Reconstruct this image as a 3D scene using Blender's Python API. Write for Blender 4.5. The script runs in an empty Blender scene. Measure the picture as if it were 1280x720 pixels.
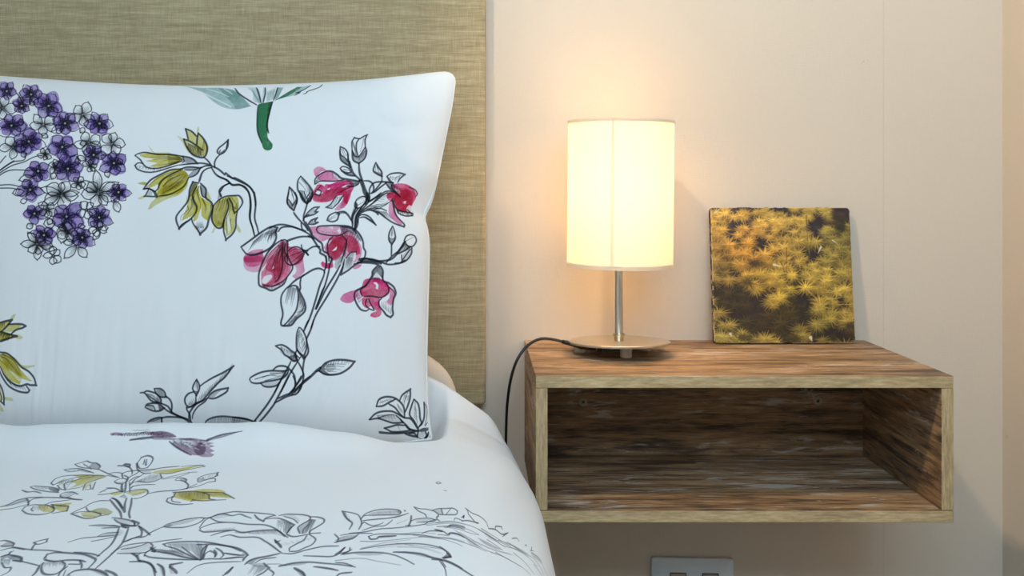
# Bedside corner: printed pillow and duvet, linen headboard, floating oak shelf with lamp and moss tile.
# Metres; wall behind the bed is the plane Y = 0, the room lies towards -Y, Z is up.
import bpy, bmesh, math, random
import numpy as np
from mathutils import Vector, Matrix
SCN=bpy.context.scene.collection
PI=math.pi
# ------------------------------------------------------------------ scene helpers
def tag(o,label,cat,group=None,kind=None):
    o['label']=label; o['category']=cat
    if group: o['group']=group
    if kind: o['kind']=kind
    return o
def thing(name,label,cat,loc=(0,0,0),rot=(0,0,0)):
    o=bpy.data.objects.new(name,None); o.empty_display_size=.05; SCN.objects.link(o); o.location=loc; o.rotation_euler=rot
    return tag(o,label,cat)
def obj(name,bm,mats,parent=None,smooth=False,label=None):
    me=bpy.data.meshes.new(name); bmesh.ops.recalc_face_normals(bm,faces=bm.faces[:]); bm.to_mesh(me); bm.free()
    for m in (mats if isinstance(mats,(list,tuple)) else [mats]): me.materials.append(m)
    if smooth:
        me.polygons.foreach_set('use_smooth',[True]*len(me.polygons))
    o=bpy.data.objects.new(name,me); SCN.objects.link(o); o.parent=parent
    if label: o['label']=label
    return o
def sharpen(o,deg=35):
    me=o.data; bm=bmesh.new(); bm.from_mesh(me)
    for e in bm.edges:
        e.smooth = len(e.link_faces)==2 and e.calc_face_angle(0)<math.radians(deg)
    bm.to_mesh(me); bm.free(); me.polygons.foreach_set('use_smooth',[True]*len(me.polygons)); return o
def structure(name,bm,mats): 
    o=obj(name,bm,mats); o['kind']='structure'; return o
def box(bm,x0,x1,y0,y1,z0,z1,bev=0,seg=2,mi=0):
    r=bmesh.ops.create_cube(bm,size=1,matrix=Matrix.Translation(((x0+x1)/2,(y0+y1)/2,(z0+z1)/2))@Matrix.Diagonal((x1-x0,y1-y0,z1-z0,1)))
    vs=r['verts']
    if bev:
        es=list({e for v in vs for e in v.link_edges})
        bmesh.ops.bevel(bm,geom=es,offset=bev,segments=seg,profile=.5,affect='EDGES')
    return bm
def newbox(*a,**k): return box(bmesh.new(),*a,**k)
def lathe(prof,n=64,bm=None,close=False,center=(0,0)):
    bm=bm or bmesh.new(); rings=[]
    for r,z in prof:
        if r<1e-6: rings.append([bm.verts.new((center[0],center[1],z))])
        else: rings.append([bm.verts.new((center[0]+r*math.cos(2*PI*k/n),center[1]+r*math.sin(2*PI*k/n),z)) for k in range(n)])
    pr=list(zip(rings,rings[1:]))+([(rings[-1],rings[0])] if close else [])
    for a,b in pr:
        for k in range(n):
            f=[a[k%len(a)],a[(k+1)%len(a)],b[(k+1)%len(b)],b[k%len(b)]]
            u=[]
            for v in f:
                if v not in u: u.append(v)
            if len(u)>2: bm.faces.new(u)
    return bm
def tube(path,r,n=12,bm=None,caps=True):
    bm=bm or bmesh.new(); P=[Vector(p) for p in path]; rings=[]; up=None
    for i,p in enumerate(P):
        t=(P[min(i+1,len(P)-1)]-P[max(i-1,0)]).normalized()
        if up is None: up=t.orthogonal().normalized()
        up=(up-t*up.dot(t)).normalized(); s=t.cross(up)
        rr=r[i] if isinstance(r,(list,tuple)) else r
        rings.append([bm.verts.new(p+(up*math.cos(2*PI*k/n)+s*math.sin(2*PI*k/n))*rr) for k in range(n)])
    for a,b in zip(rings,rings[1:]):
        for k in range(n): bm.faces.new((a[k],a[(k+1)%n],b[(k+1)%n],b[k]))
    if caps: bm.faces.new(rings[0][::-1]); bm.faces.new(rings[-1])
    return bm
def grid_object(name,grids,mats,parent=None,ink=None):
    """one smooth mesh from (ny x nx x 3) point grids; ink: per-grid colours (ny x nx x 3) stored as the print on the cloth"""
    vs,fs,cs,base=[],[],[],0
    for k,(G,flip) in enumerate(grids):
        ny,nx,_=G.shape; vs.append(G.reshape(-1,3)); i=np.arange(ny*nx).reshape(ny,nx)+base; base+=ny*nx
        q=np.stack([i[:-1,:-1],i[:-1,1:],i[1:,1:],i[1:,:-1]],-1).reshape(-1,4)
        fs.append(q[:,::-1] if flip else q)
        c=np.ones((ny*nx,4),np.float32)
        if ink is not None and ink[k] is not None: c[:,:3]=ink[k].reshape(-1,3)
        cs.append(c)
    v=np.vstack(vs).astype(np.float32); f=np.vstack(fs).astype(np.int32); c=np.vstack(cs)
    me=bpy.data.meshes.new(name); me.vertices.add(len(v)); me.vertices.foreach_set('co',v.ravel())
    me.loops.add(f.size); me.loops.foreach_set('vertex_index',f.ravel())
    me.polygons.add(len(f)); me.polygons.foreach_set('loop_start',np.arange(0,f.size,4,dtype=np.int32)); me.polygons.foreach_set('loop_total',np.full(len(f),4,np.int32))
    me.polygons.foreach_set('use_smooth',np.ones(len(f),bool))
    me.update(calc_edges=True); me.validate()
    if ink is not None:
        a=me.color_attributes.new('print','FLOAT_COLOR','POINT'); a.data.foreach_set('color',c.ravel())
    for m in mats: me.materials.append(m)
    o=bpy.data.objects.new(name,me); SCN.objects.link(o); o.parent=parent; return o
# ------------------------------------------------------------------ materials
class NT:
    def __init__(s,name):
        s.m=bpy.data.materials.new(name); s.m.use_nodes=True; s.t=s.m.node_tree; s.t.nodes.clear()
        s.out=s.n('ShaderNodeOutputMaterial')
    def n(s,typ,**k):
        x=s.t.nodes.new(typ)
        for a,b in k.items():
            if a.startswith('i_'): x.inputs[a[2:].replace('_',' ')].default_value=b
            else: setattr(x,a,b)
        return x
    def l(s,a,b): s.t.links.new(a,b)
    def bsdf(s,**k):
        b=s.n('ShaderNodeBsdfPrincipled')
        for a,v in k.items(): b.inputs[a.replace('_',' ')].default_value=v
        s.l(b.outputs[0],s.out.inputs[0]); return b
    def coord(s,scale=(1,1,1),rot=(0,0,0),kind='Object'):
        c=s.n('ShaderNodeTexCoord'); m=s.n('ShaderNodeMapping'); m.inputs['Scale'].default_value=scale; m.inputs['Rotation'].default_value=rot
        s.l(c.outputs[kind],m.inputs[0]); return m.outputs[0]
    def noise(s,vec,scale,detail=4,rough=.55,dist=0):
        x=s.n('ShaderNodeTexNoise'); x.inputs['Scale'].default_value=scale; x.inputs['Detail'].default_value=detail; x.inputs['Roughness'].default_value=rough; x.inputs['Distortion'].default_value=dist
        s.l(vec,x.inputs['Vector']); return x.outputs['Fac']
    def ramp(s,fac,stops):
        x=s.n('ShaderNodeValToRGB'); e=x.color_ramp.elements
        while len(e)<len(stops): e.new(.5)
        for k,(p,c) in enumerate(stops): e[k].position=p; e[k].color=(*c,1) if len(c)==3 else c
        s.l(fac,x.inputs[0]); return x.outputs[0]
    def mix(s,fac,a,b,mode='MIX'):
        x=s.n('ShaderNodeMix',data_type='RGBA',blend_type=mode)
        for k,v in ((0,fac),(6,a),(7,b)):
            if isinstance(v,(int,float)): x.inputs[k].default_value=v
            elif isinstance(v,tuple): x.inputs[k].default_value=(*v,1)
            else: s.l(v,x.inputs[k])
        return x.outputs[2]
    def math(s,op,a,b=0.):
        x=s.n('ShaderNodeMath',operation=op)
        for k,v in ((0,a),(1,b)):
            if isinstance(v,(int,float)): x.inputs[k].default_value=v
            else: s.l(v,x.inputs[k])
        return x.outputs[0]
    def bump(s,h,b,strength=.3,dist=.001):
        x=s.n('ShaderNodeBump'); x.inputs['Strength'].default_value=strength; x.inputs['Distance'].default_value=dist
        s.l(h,x.inputs['Height']); s.l(x.outputs[0],b.inputs['Normal'])
def srgb(r,g,b):
    f=lambda c:(c/255/12.92 if c/255<=.04045 else ((c/255+.055)/1.055)**2.4)
    return (f(r),f(g),f(b))
def plain(name,col,rough=.5,metal=0,**k):
    t=NT(name); t.bsdf(Base_Color=(*col,1),Roughness=rough,Metallic=metal,**k); return t.m
# ------------------------------------------------------------------ cloth shapes
HC=0.98; CAMY=-1.607; FPX=1137.0; PX,PY=594.5,229.0
def smooth(x): x=np.clip(x,0,1); return x*x*(3-2*x)
def hash2(i,j,seed):
    n=(i*374761393+j*668265263+seed*974711)&0x7fffffff
    n=((n^(n>>13))*1274126177)&0x7fffffff
    return ((n^(n>>16))&0xffff)/65535.0
def vnoise(x,y,seed=0):
    xi=np.floor(x).astype(np.int64); yi=np.floor(y).astype(np.int64); fx=x-xi; fy=y-yi
    fx=fx*fx*fx*(fx*(fx*6-15)+10); fy=fy*fy*fy*(fy*(fy*6-15)+10)
    a=hash2(xi,yi,seed); b=hash2(xi+1,yi,seed); c=hash2(xi,yi+1,seed); d=hash2(xi+1,yi+1,seed)
    return (a*(1-fx)+b*fx)*(1-fy)+(c*(1-fx)+d*fx)*fy-.5
def crspline(P,n):
    """Catmull-Rom through the points P (k x m), resampled to n points evenly along its length"""
    P=np.asarray(P,float); Q=np.vstack([2*P[0]-P[1],P,2*P[-1]-P[-2]]); out=[]
    for i in range(1,len(Q)-2):
        t=np.linspace(0,1,30,endpoint=False)[:,None]; a,b,c,d=Q[i-1],Q[i],Q[i+1],Q[i+2]
        out.append(.5*((2*b)+(-a+c)*t+(2*a-5*b+4*c-d)*t*t+(-a+3*b-3*c+d)*t**3))
    out=np.vstack(out+[P[-1:]]); s=np.r_[0,np.cumsum(np.linalg.norm(np.diff(out,axis=0),axis=1))]; s/=s[-1]
    u=np.linspace(0,1,n) if np.isscalar(n) else np.asarray(n)
    return np.stack([np.interp(u,s,out[:,k]) for k in range(out.shape[1])],1)
# ---- pillow: seam outline in image pixels, cast onto the pillow's own plane (metres: across, up along the lean)
LEAN_D0,LEAN_D1=1.318,1.455; Z0P=HC-.376; Z1P=1.160
def plane_from_px(x,y):
    # depth so that the point lies on the leaning mid plane
    k=(LEAN_D1-LEAN_D0)/(Z1P-Z0P)     # D = D0 + k (Z - Z0)
    # Z = HC-(y-PY)*D/F
    m=(np.asarray(y,float)-PY)/FPX
    D=(LEAN_D0+k*(HC-Z0P))/(1+k*m)
    return (np.asarray(x,float)-PX)*D/FPX, HC-m*D
TOP=[(-125,86),(-60,91),(0,96),(100,103),(190,108),(270,109),(330,108),(400,105.5),(450,102),(500,96.5),(540,92),(557,90.5)]
RIGHT=[(557,90.5),(564,93),(568.3,99),(568,107),(564,135),(558,165),(551,200),(545,230),(538,252),(530.5,270),(533.5,285),(536,305),(535.6,340),(534.5,380),(533.5,420),(533,460),(534,500),(536.5,530),(540,549)]
BOT=[(-140,556),(0,556),(200,558),(400,556),(500,553),(540,549)]
LEFT=[(-125,86),(-138,150),(-132,300),(-130,420),(-138,500),(-140,556)]
def to_plane(L): 
    a=np.array(L,float); X,Z=plane_from_px(a[:,0],a[:,1]); return np.stack([X,Z],1)
OUT={k:to_plane(v) for k,v in dict(TOP=TOP,RIGHT=RIGHT,BOT=BOT,LEFT=LEFT).items()}
KL=(LEAN_D1-LEAN_D0)/(Z1P-Z0P)
def pillow(ns,nt,front=True,out=OUT):
    s=np.linspace(0,1,ns); t=np.linspace(0,1,nt)     # t=0 bottom
    top=crspline(out['TOP'],s); bot=crspline(out['BOT'],s); right=crspline(out['RIGHT'][::-1],t); left=crspline(out['LEFT'][::-1],t)
    S,T=np.meshgrid(s,t)
    XY=(1-T)[...,None]*bot[None]+T[...,None]*top[None]+(1-S)[...,None]*left[:,None]+S[...,None]*right[:,None]
    XY-=((1-S)*(1-T))[...,None]*bot[0]+(S*(1-T))[...,None]*bot[-1]+((1-S)*T)[...,None]*top[0]+(S*T)[...,None]*top[-1]
    X=XY[...,0]; Z=XY[...,1]
    e=(1-np.abs(2*S-1)**3.6)**.62*(1-np.abs(2*T-1)**3.0)**.58
    B=.085 if front else .03
    d=B*e
    w=np.clip(e*1.6,0,1)
    if front:
        d=d+w*(.010*vnoise(X*5+3,Z*5,1)+.0035*vnoise(X*14,Z*11,2)+.0016*vnoise(X*34,Z*20,3))
        d+=w*.0012*vnoise(X*60+Z*26,Z*52-X*20,6)*smooth((X+.30)/.2)+w*.0015*vnoise(X*85+9*vnoise(X*9,Z*4,7),Z*6,4)*smooth((.86-Z)/.2)              # faint upright creases low down
        d+=w*0.0042*vnoise(X*42+Z*20,Z*38-X*9,5)*smooth((X+.28)/.15)*smooth((Z-.92)/.1)   # puckers by the upper corner
        # fold running in from the nick in the right edge
        dx=-.066-X; dz=Z-.945
        d-=.014*np.exp(-(dz+.12*dx)**2/.0006)*np.exp(-dx/.07)*(dx>-.02)
        d+=.005*np.exp(-(dz-.045-.5*dx)**2/.0003)*np.exp(-dx/.09)
        d-=.004*np.exp(-(X+.098+.1*(Z-.7))**2/.0005)*smooth((.85-Z)/.1)
    D=LEAN_D0+KL*(Z-Z0P)
    n=np.array([-1.0,-KL]); n/=np.hypot(1,KL)      # (towards the camera: D decreases, Z rises by KL)
    sg=1 if front else -1
    Dn=D-sg*d/np.hypot(1,KL); Zn=Z+sg*d*KL/np.hypot(1,KL)
    return np.stack([X,CAMY+Dn,Zn],-1), X, Z
# ---- duvet: cross sections along the bed
DC=np.array([.30,.80,.88,.96,1.04,1.12,1.20,1.26,1.30,1.34,1.38,1.42,1.46])
XE=np.array([0.0962, 0.0954, 0.0951, 0.0951, 0.0947, 0.0938, 0.0936, 0.09, 0.08, 0.0792, 0.0712, 0.0487, -0.009])
ZTOP=HC-.356
def duvet_z0(D,X):
    lift=.055*smooth((D-1.36)/.10)                                          # pushed up against the plain pillow
    left=1-smooth((X+.30)/.24)
    ridge=.026*np.exp(-((D-1.235)/.045)**2)*left                            # bunched up in front of the printed pillow
    dip=-.066*smooth((D-1.250)/.05)*(1-smooth((X+.085)/.045))*(1-smooth((D-1.38)/.06))   # hollow the pillow sits in
    return ZTOP+lift+ridge+dip
def duvet(aa,DD,XE,detail=True,R=0.1302,RZ=0.1189):
    """aa: metres from the rounding's start (negative = flat top), DD depth"""
    A,Dg=np.meshgrid(aa,DD)
    xe=np.interp(Dg,DC,XE); xe=np.asarray(xe)
    Lq=.33  # length of the quarter arc
    th=np.clip(A/Lq,0,1)*np.pi/2
    X=np.where(A<0,xe-R+A,xe-R+R*np.sin(th)); 
    drop=RZ*(1-np.cos(th))+np.clip(A-Lq,0,9)
    X=X+.05*smooth((A-Lq)/.3)*(1-smooth((Dg-1.1)/.15))
    Z=duvet_z0(Dg,X)-drop
    if detail:
        flat=1-smooth((A-.12)/.2)
        Z=Z+flat*(.005*vnoise(X*4,Dg*3,11)+.002*vnoise(X*9+Dg*3,Dg*7,12)+.0007*vnoise(X*25,Dg*22,15))
        near=np.exp(-((Dg-1.235)/.05)**2)*(1-smooth((X+.12)/.08))
        Z=Z+flat*near*(.012*vnoise(X*11+1,Dg*3,13)+.006*vnoise(X*24,Dg*5,14))
        fold=np.sin((A*38-(Dg-1.0)*16))*smooth((A+.12)/.15)*smooth((.3-A)/.15)
        X=X+.0016*fold; Z=Z+.0016*fold
    return np.stack([X,CAMY+Dg,Z],-1), A, Dg
def project(P):
    D=P[...,1]-CAMY
    return PX+FPX*P[...,0]/D, PY+FPX*(HC-P[...,2])/D
PILLOW_LAY=np.array([[0.644914,0.451348],[-0.0167518,-0.472044],[0.00408367,0.0411565],[0.205065,-0.0343939],[-0.145843,-0.00428413],[-0.531261,0.01315],[0.257481,-0.014034],[0.620697,0.0666287],[-0.1615,0.0253451],[-0.269055,-0.0830969],[0.421007,-0.0133344],[0.00507036,0.00457642],[-0.0107389,0.0203727],[0.0506391,-0.000453528],[-0.00512157,-0.0501609],[-0.0873802,-0.0120337],[-0.0203854,0.0578281],[0.0358966,0.0160917],[0.0527045,-0.0254775],[-0.004692,-0.00762304],[0.0072112,-0.011733],[-0.00791798,0.00287592],[-0.070523,0.096232],[0.0395347,-0.0222893],[0.123508,-0.170448],[-0.0220589,-0.0102545],[-0.0729987,0.121552],[-0.0104192,0.0319245],[0.00497947,-0.0360163],[0.00105204,-0.00158775],[0.0118032,0.00557007],[0.0338491,-0.00462525],[0.0128463,-0.00283544],[-0.0311983,0.000471108],[0.00914235,-0.0390765],[-0.00275099,0.0168016],[-0.000773834,0.00780952],[0.030643,-0.0340668],[-0.0233227,0.0362366],[-0.0130461,0.00441744],[0.024447,-0.0645635],[-0.0221455,0.0699359],[-0.0118894,-0.00688914],[-0.0269167,0.0136944],[-0.00968015,0.01487],[-0.0089863,0.0564914],[-0.0122181,0.000610707],[0.0140766,-0.0386277],[-0.0157139,0.0228548],[-0.0159371,0.0691397],[0.0249332,-0.0683985],[0.0108017,-0.019401],[-0.00116263,-0.0135038],[0.0163673,-0.0349785],[0.00282758,-0.0194709]])  # polynomial warp from image pixels to pillow cloth, fitted through the camera
DUVET_LAY=np.array([[-0.263871,1.08116],[5.87633e-06,0.298036],[0.00647122,-0.0269514],[0.0514519,-0.193021],[0.042393,-0.37597],[-0.0457091,0.140685],[-0.0263673,0.765537],[0.0177808,0.111338],[-0.0166064,-0.45613],[-0.0105751,-0.130647],[0.358582,-0.00131847],[0.00589588,0.000138982],[-0.0910964,0.050769],[-0.139741,-0.0882196],[0.13248,-0.114877],[0.373296,0.633339],[0.149497,0.527126],[-0.336238,-0.679262],[-0.306614,-0.563288],[-0.010512,-0.00921018],[-0.00833487,0.17454],[0.0530573,0.0496392],[0.180944,-0.544537],[0.132216,0.877187],[-0.227376,1.50349],[-0.472171,-1.33337],[-0.291106,-1.60848],[-0.0636093,0.00665134],[0.0397477,0.11413],[0.354886,-0.403745],[-0.0641665,0.446429],[-1.03628,1.40744],[-0.408313,-1.25473],[0.124818,-1.99041],[0.0438814,0.100716],[0.0187044,-0.538838],[-0.287574,-0.360743],[-0.703155,1.67324],[0.0788198,-0.390181],[0.660781,-1.69493],[0.126818,0.0213297],[-0.162491,-0.489128],[-0.329552,1.13693],[0.364328,0.293159],[1.12731,-1.02922],[-0.0897546,-0.328175],[0.0971971,0.670681],[0.340256,0.560145],[0.510739,-1.25255],[-0.0821683,-0.159117],[0.148162,0.42288],[-0.0670984,-1.01274],[0.100846,0.291327],[-0.155834,-0.354097],[0.0466014,0.181967]])  # warp from pixels cast on the bed plane to duvet cloth, camera-fitted
# ------------------------------------------------------------------ the floral pattern, traced in image pixels, then warped onto the cloth to fit the camera view
rnd = random.Random(7)
PILLOW_ART=[]; DUVET_ART=[]
cur=[PILLOW_ART]; T=[0,0,8.0]
def S(ox,oy,sc=8.0): T[:]=[ox,oy,sc]  # image crop: pixel origin and zoom for the coordinates that follow
def pts(s):
    if isinstance(s,str): s=[tuple(float(v) for v in p.split(',')) for p in s.split()]
    return [(T[0]+x/T[2],T[1]+y/T[2]) for x,y in s]
def L(s,w=1.7,w1=None,a=.92,col='k'): cur[0].append(('L',pts(s),w,w if w1 is None else w1,a,col))
def C(s,w=1.7,a=.92,col='k'): cur[0].append(('C',pts(s),w,w,a,col))
def F(s,col,a=.8): cur[0].append(('F',pts(s),0,0,a,col))
def FP(p,col,a): cur[0].append(('F',p,0,0,a,col))
def LP(p,w,w1=None,a=.9,col='k'): cur[0].append(('L',p,w,w if w1 is None else w1,a,col))
def CP(p,w,a=.9,col='k'): cur[0].append(('C',p,w,w,a,col))
def H(s,n,dx,dy,w=.8,a=.6,jit=.35,col='k'):
    """hatch: n short pen lines starting along the curve s, running by (dx,dy) image crop units"""
    p=pts(s)
    seg=[math.dist(p[i],p[i+1]) for i in range(len(p)-1)]; tot=sum(seg) or 1
    for k in range(n):
        d=tot*(k+.5+rnd.uniform(-.3,.3))/n; i=0
        while i<len(seg)-1 and d>seg[i]: d-=seg[i]; i+=1
        t=min(1,d/(seg[i] or 1)); x=p[i][0]+(p[i+1][0]-p[i][0])*t; y=p[i][1]+(p[i+1][1]-p[i][1])*t
        m=1+rnd.uniform(-jit,jit); ex=x+dx/T[2]*m; ey=y+dy/T[2]*m
        LP([(x,y),((x+ex)/2+rnd.uniform(-.4,.4),(y+ey)/2+rnd.uniform(-.4,.4)),(ex,ey)],w,.3,a,col)
def leaf(b,t,wd,hat=5,w=1.4,dark=0,bend=0):
    """petal from base b to tip t (image crop units)"""
    (x0,y0),(x1,y1)=pts([b,t]); petal(x0,y0,x1,y1,wd/T[2],hat,w,dark,bend)
def petal(x0,y0,x1,y1,wd,hat=4,w=1.2,dark=0,bend=0,fill=None,fa=.6):
    dx,dy=x1-x0,y1-y0; l=math.hypot(dx,dy) or 1; nx,ny=-dy/l,dx/l
    def q(t,s): return (x0+dx*t+nx*(s*wd+bend*math.sin(t*3.14)),y0+dy*t+ny*(s*wd+bend*math.sin(t*3.14)))
    o=[q(0,0),q(.2,.55),q(.5,1),q(.8,.72),q(.95,.2),q(1.03,0),q(.95,-.2),q(.8,-.72),q(.5,-1),q(.2,-.55)]
    if fill: FP([q(.0,0),q(.3,.95),q(.62,1.1),q(.9,.6),q(1.02,0),q(.9,-.6),q(.62,-1.05),q(.3,-.9)],fill,fa)
    if dark: FP([q(0,0),q(.2,.5),q(.5,.9),q(.7,.3),q(.5,-.2),q(.2,-.5)],'k',dark)
    if w: CP(o,w)
    for k in range(hat):
        s=(k+.5)/hat*1.5-.75; e=.45+.3*rnd.random()
        LP([q(.08,s*.3),q(e*.6,s*.9),q(e,s)],.75,.3,.6)
def floret(cx,cy,r,rot=0,n=5,purple=True,hat=3,sq=.85,plain=False):
    angs=[rot+2*math.pi*k/n+rnd.uniform(-.25,.25) for k in range(n)]
    if purple:
        ox,oy=rnd.uniform(-1.5,1.5),rnd.uniform(-1,1.5)
        for a in angs:
            rr=r*rnd.uniform(.85,1.08)
            petal(cx+ox*.4,cy+oy*.4,cx+ox+rr*math.cos(a),cy+oy+rr*sq*math.sin(a),r*.40,0,0,0,0,rnd.choice(['v','v','v2']),.8)
        FP([(cx+r*rnd.uniform(.4,.6)*math.cos(t),cy+r*rnd.uniform(.35,.5)*math.sin(t)) for t in [k*.7 for k in range(9)]],'v3',.4)
    for a in angs:
        rr=r*rnd.uniform(.88,1.18)
        petal(cx+r*.08*math.cos(a),cy+r*.08*math.sin(a),cx+rr*math.cos(a),cy+rr*sq*math.sin(a),r*rnd.uniform(.28,.40),0 if plain else (hat-1 if purple else hat),.9 if purple else 1.1,.08 if not (plain or purple) else 0,rnd.uniform(-1.8,1.8))
    if purple:
        for a in angs:
            for q in (-.32,-.12,.12,.32):
                e=rnd.uniform(.35,.75)
                LP([(cx+r*.08*math.cos(a+q),cy+r*.08*math.sin(a+q)),(cx+r*e*math.cos(a+q),cy+r*e*sq*math.sin(a+q))],1.0,.3,.42)
        for a in angs:
            b=a+math.pi/n; petal(cx,cy,cx+r*.5*math.cos(b),cy+r*.45*math.sin(b),r*.15,0,.8)
        FP([(cx+1.3*math.cos(t),cy+1.2*math.sin(t)) for t in [k*1.05 for k in range(6)]],'w',.45)
    elif plain: CP([(cx+1.5*math.cos(t),cy+1.4*math.sin(t)) for t in [k*1.05 for k in range(6)]],1.1)
    else:
        FP([(cx+2.4*math.cos(t),cy+2.2*math.sin(t)) for t in [k*1.05 for k in range(6)]],'k',.65)

# ---------------------------------------------------------------- PILLOW
# hydrangea: stems
S(0,180)
for s in ["-60,350 0,310 60,275 130,258 220,260 300,270","-60,330 0,288 120,215 240,180 350,130 420,118","-60,300 0,262 70,210 140,165",
          "-60,415 0,410 100,405 200,425","-60,445 0,440 110,440 195,455","-40,240 20,170 60,120","0,265 130,180 240,160 270,90"]: L(s,1.7,1.3)
for c in [(54,155.5,18,.5),(103,143,17,.25),(111,178,18,.6),(140,180,18,-.1),(16,184,16,.3),(77,242.5,22,.15),(122,241,21,.45),(46,305,17,.1),(3,135,17,.2),
          (57,193,9,.4),(70,209,10,1),(113,208,9,.8),(97,229,10,.3),(60,262,13,.2),(83,290,14,1.3)]:
    floret(c[0],c[1],c[2],c[3],5,False,6)
for c in [(109,262.5,14,.2),(66,320,13,.5),(122.5,285,12,.3)]: floret(c[0],c[1],c[2],c[3],5,False,0,.85,True)
for c in [(9,114,14,.3),(39.5,118,15,.1),(27,132,12,.5),(61,132,20,.2),(14,157,18,.1),(36,177,21,.45),(81,154,18,.3),(124,154,17,.05),(78,184,20,.35),
          (117.5,194,15,.2),(142.5,204,18,.5),(85,211,21,.1),(48,214,17,.6),(37.5,237,17,.3),(147.5,240,14,.0),(44,267,15,.4),(85,271,23,.2),(126,272,17,.5),(54,294,15,.1),(102,297,16,.35)]:
    floret(c[0],c[1],c[2],c[3],rnd.choice([5,6,6]))
for c in [(78,161,9),(100,166,8),(25,148,9),(60,172,9),(97,197,9),(100,180,8),(64,224,9),(135,222,9),(31,197,8),(60,281,9),(107,283,9),(132,160,7),(152,206,8),(44,128,7)]:
    a=rnd.uniform(0,6.28); petal(c[0],c[1],c[0]+c[2]*math.cos(a),c[1]+c[2]*math.sin(a),3.4,3,1.1)
LP([(21,116),(25,121),(27,127)],1.4); LP([(72,241),(80,253)],1.1)
S(0,180)
leaf((620,500),(400,440),38,6); leaf((620,500),(785,485),34,5); leaf((590,520),(415,610),36,6); leaf((600,490),(620,380),34,5)
leaf((970,480),(805,375),48,8,1.5,.1); leaf((985,470),(960,265),44,9,1.5,.1); leaf((990,500),(1070,610),44,7,1.4,.12); leaf((1000,470),(1180,385),40,4)
leaf((330,320),(190,360),32,4); leaf((240,470),(125,490),36,0); leaf((270,560),(205,580),26,0); leaf((1140,560),(1200,680),36,6); leaf((870,160),(770,130),26,4)
S(0,250)
leaf((640,230),(605,430),58,10,1.4,.12); leaf((560,230),(440,240),50,3); leaf((350,440),(200,440),38,6); leaf((370,470),(370,600),38,6); leaf((350,430),(275,325),32,4); leaf((400,460),(540,500),30,6)
leaf((760,450),(640,580),42,6); leaf((770,470),(860,570),42,5); leaf((740,420),(630,430),30,5); leaf((330,240),(265,280),28,4)
leaf((920,400),(1000,310),30,0); leaf((1000,290),(1085,280),26,0)
# --- olive yellow bells on an arching twig
S(160,150)
F("560,190 610,230 650,250 690,270 740,360 650,350 600,290","y",.8); F("575,85 640,120 690,160 690,250 640,230 610,200","y",.75); F("705,135 760,190 800,280 760,370 700,300 690,240","y",.8)
F("485,155 540,180 570,230 640,340 600,320 560,250 520,190","y2",.7); F("690,110 705,60 715,100 700,150","y2",.7); F("790,220 805,290 780,360 770,330","y2",.6)
L("575,85 640,115 690,165",2); L("575,85 590,130 605,200",1.8); L("705,130 760,190 795,270 785,340 755,375 700,370 640,340 590,270 557,190",2.2); L("557,190 620,215 690,260 750,305",2.2); L("705,130 695,190 690,255",2)
H("600,230 660,260 740,310",14,5,60,.9,.75); H("590,270 640,340 740,370",12,10,-35,.9,.7); H("740,300 760,200",6,15,50,.8,.6)
F("600,270 660,300 750,320 770,350 740,375 680,360","k",.25)
L("755,370 800,410 835,460 870,475 910,500 960,545 975,535 1040,585 1060,580 1140,620 1210,670 1245,720",2.1)
L("830,475 870,540 920,575 980,600 1030,645 1100,645 1150,670 1200,720",2.1)
L("690,430 760,435 820,450",2); L("715,485 770,460 830,458",2); L("865,480 865,430 885,385 920,350",1.9)
L("920,350 895,320 915,280 960,245 1005,205 1000,270 965,325 920,350",2); F("905,320 935,290 925,330 975,290 965,325 925,345","k",.8); L("1005,205 985,290",1.2)
L("830,475 780,490 735,530 705,610",1.9,2.8); L("1010,630 950,660 915,710",2.1,2.8)
# upper left bell
F("110,345 240,330 400,335 520,365 545,400 480,440 330,470 200,465 300,430 170,410 260,390 140,370","y",.85); F("200,250 235,290 270,325 400,325 440,345 280,345 240,320","y2",.65); F("390,340 520,370 550,400 470,440 400,440","y3",.5)
L("70,355 110,335 180,325 300,345 420,345 520,360 560,372",1.9); L("70,355 120,395 150,440 185,472 260,485 360,470 450,440 545,410",1.8); L("150,435 100,430 70,455 90,490 150,515 220,522 300,510 400,480 500,450",1.8)
for s in ["530,385 400,370 270,370 160,368","540,395 420,395 350,410","540,400 430,430 300,455","530,380 450,355 350,348","510,395 380,385 250,395","500,415 420,440 360,455"]: L(s,1.0,.4,.65)
H("90,450 190,475 330,480",16,-12,30,.8,.55)
F("545,370 620,370 660,405 690,430 640,440 560,420","k",.6); L("530,360 610,375 660,400 690,435 600,440 510,450",2); L("545,375 560,410 540,430",1.3)
# lower left bell
S(160,150)
F("180,690 260,590 400,510 520,490 590,540 590,600 520,720 380,760 270,790 290,690 300,640","y",.85); F("430,530 540,510 590,540 560,620 400,720 330,760 350,660","y3",.5)
F("90,630 140,618 190,625 170,650 110,640","y2",.75)
L("145,690 220,600 320,545 420,500 520,490",2.2); L("145,690 200,685 265,715",2); L("265,715 295,680 310,630 360,580 450,530 540,495",1.9)
for s in ["180,670 250,610 330,560 450,515","340,665 420,590 500,560 550,540","300,660 360,590 470,540"]: L(s,1.0,.5,.65)
F("520,490 620,475 720,475 690,530 620,570 590,560 650,500","k",.55); L("515,490 600,470 720,478 690,530 650,560 600,575",2); L("560,500 640,500 700,485",1.4)
S(160,220)
L("600,15 560,90 490,145 400,185 300,200",1.9); L("145,128 190,122 245,150 275,205 165,200 190,150 200,130",1.8); L("265,148 290,205",2); F("170,195 200,140 240,155 230,200","k",.3)
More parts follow.
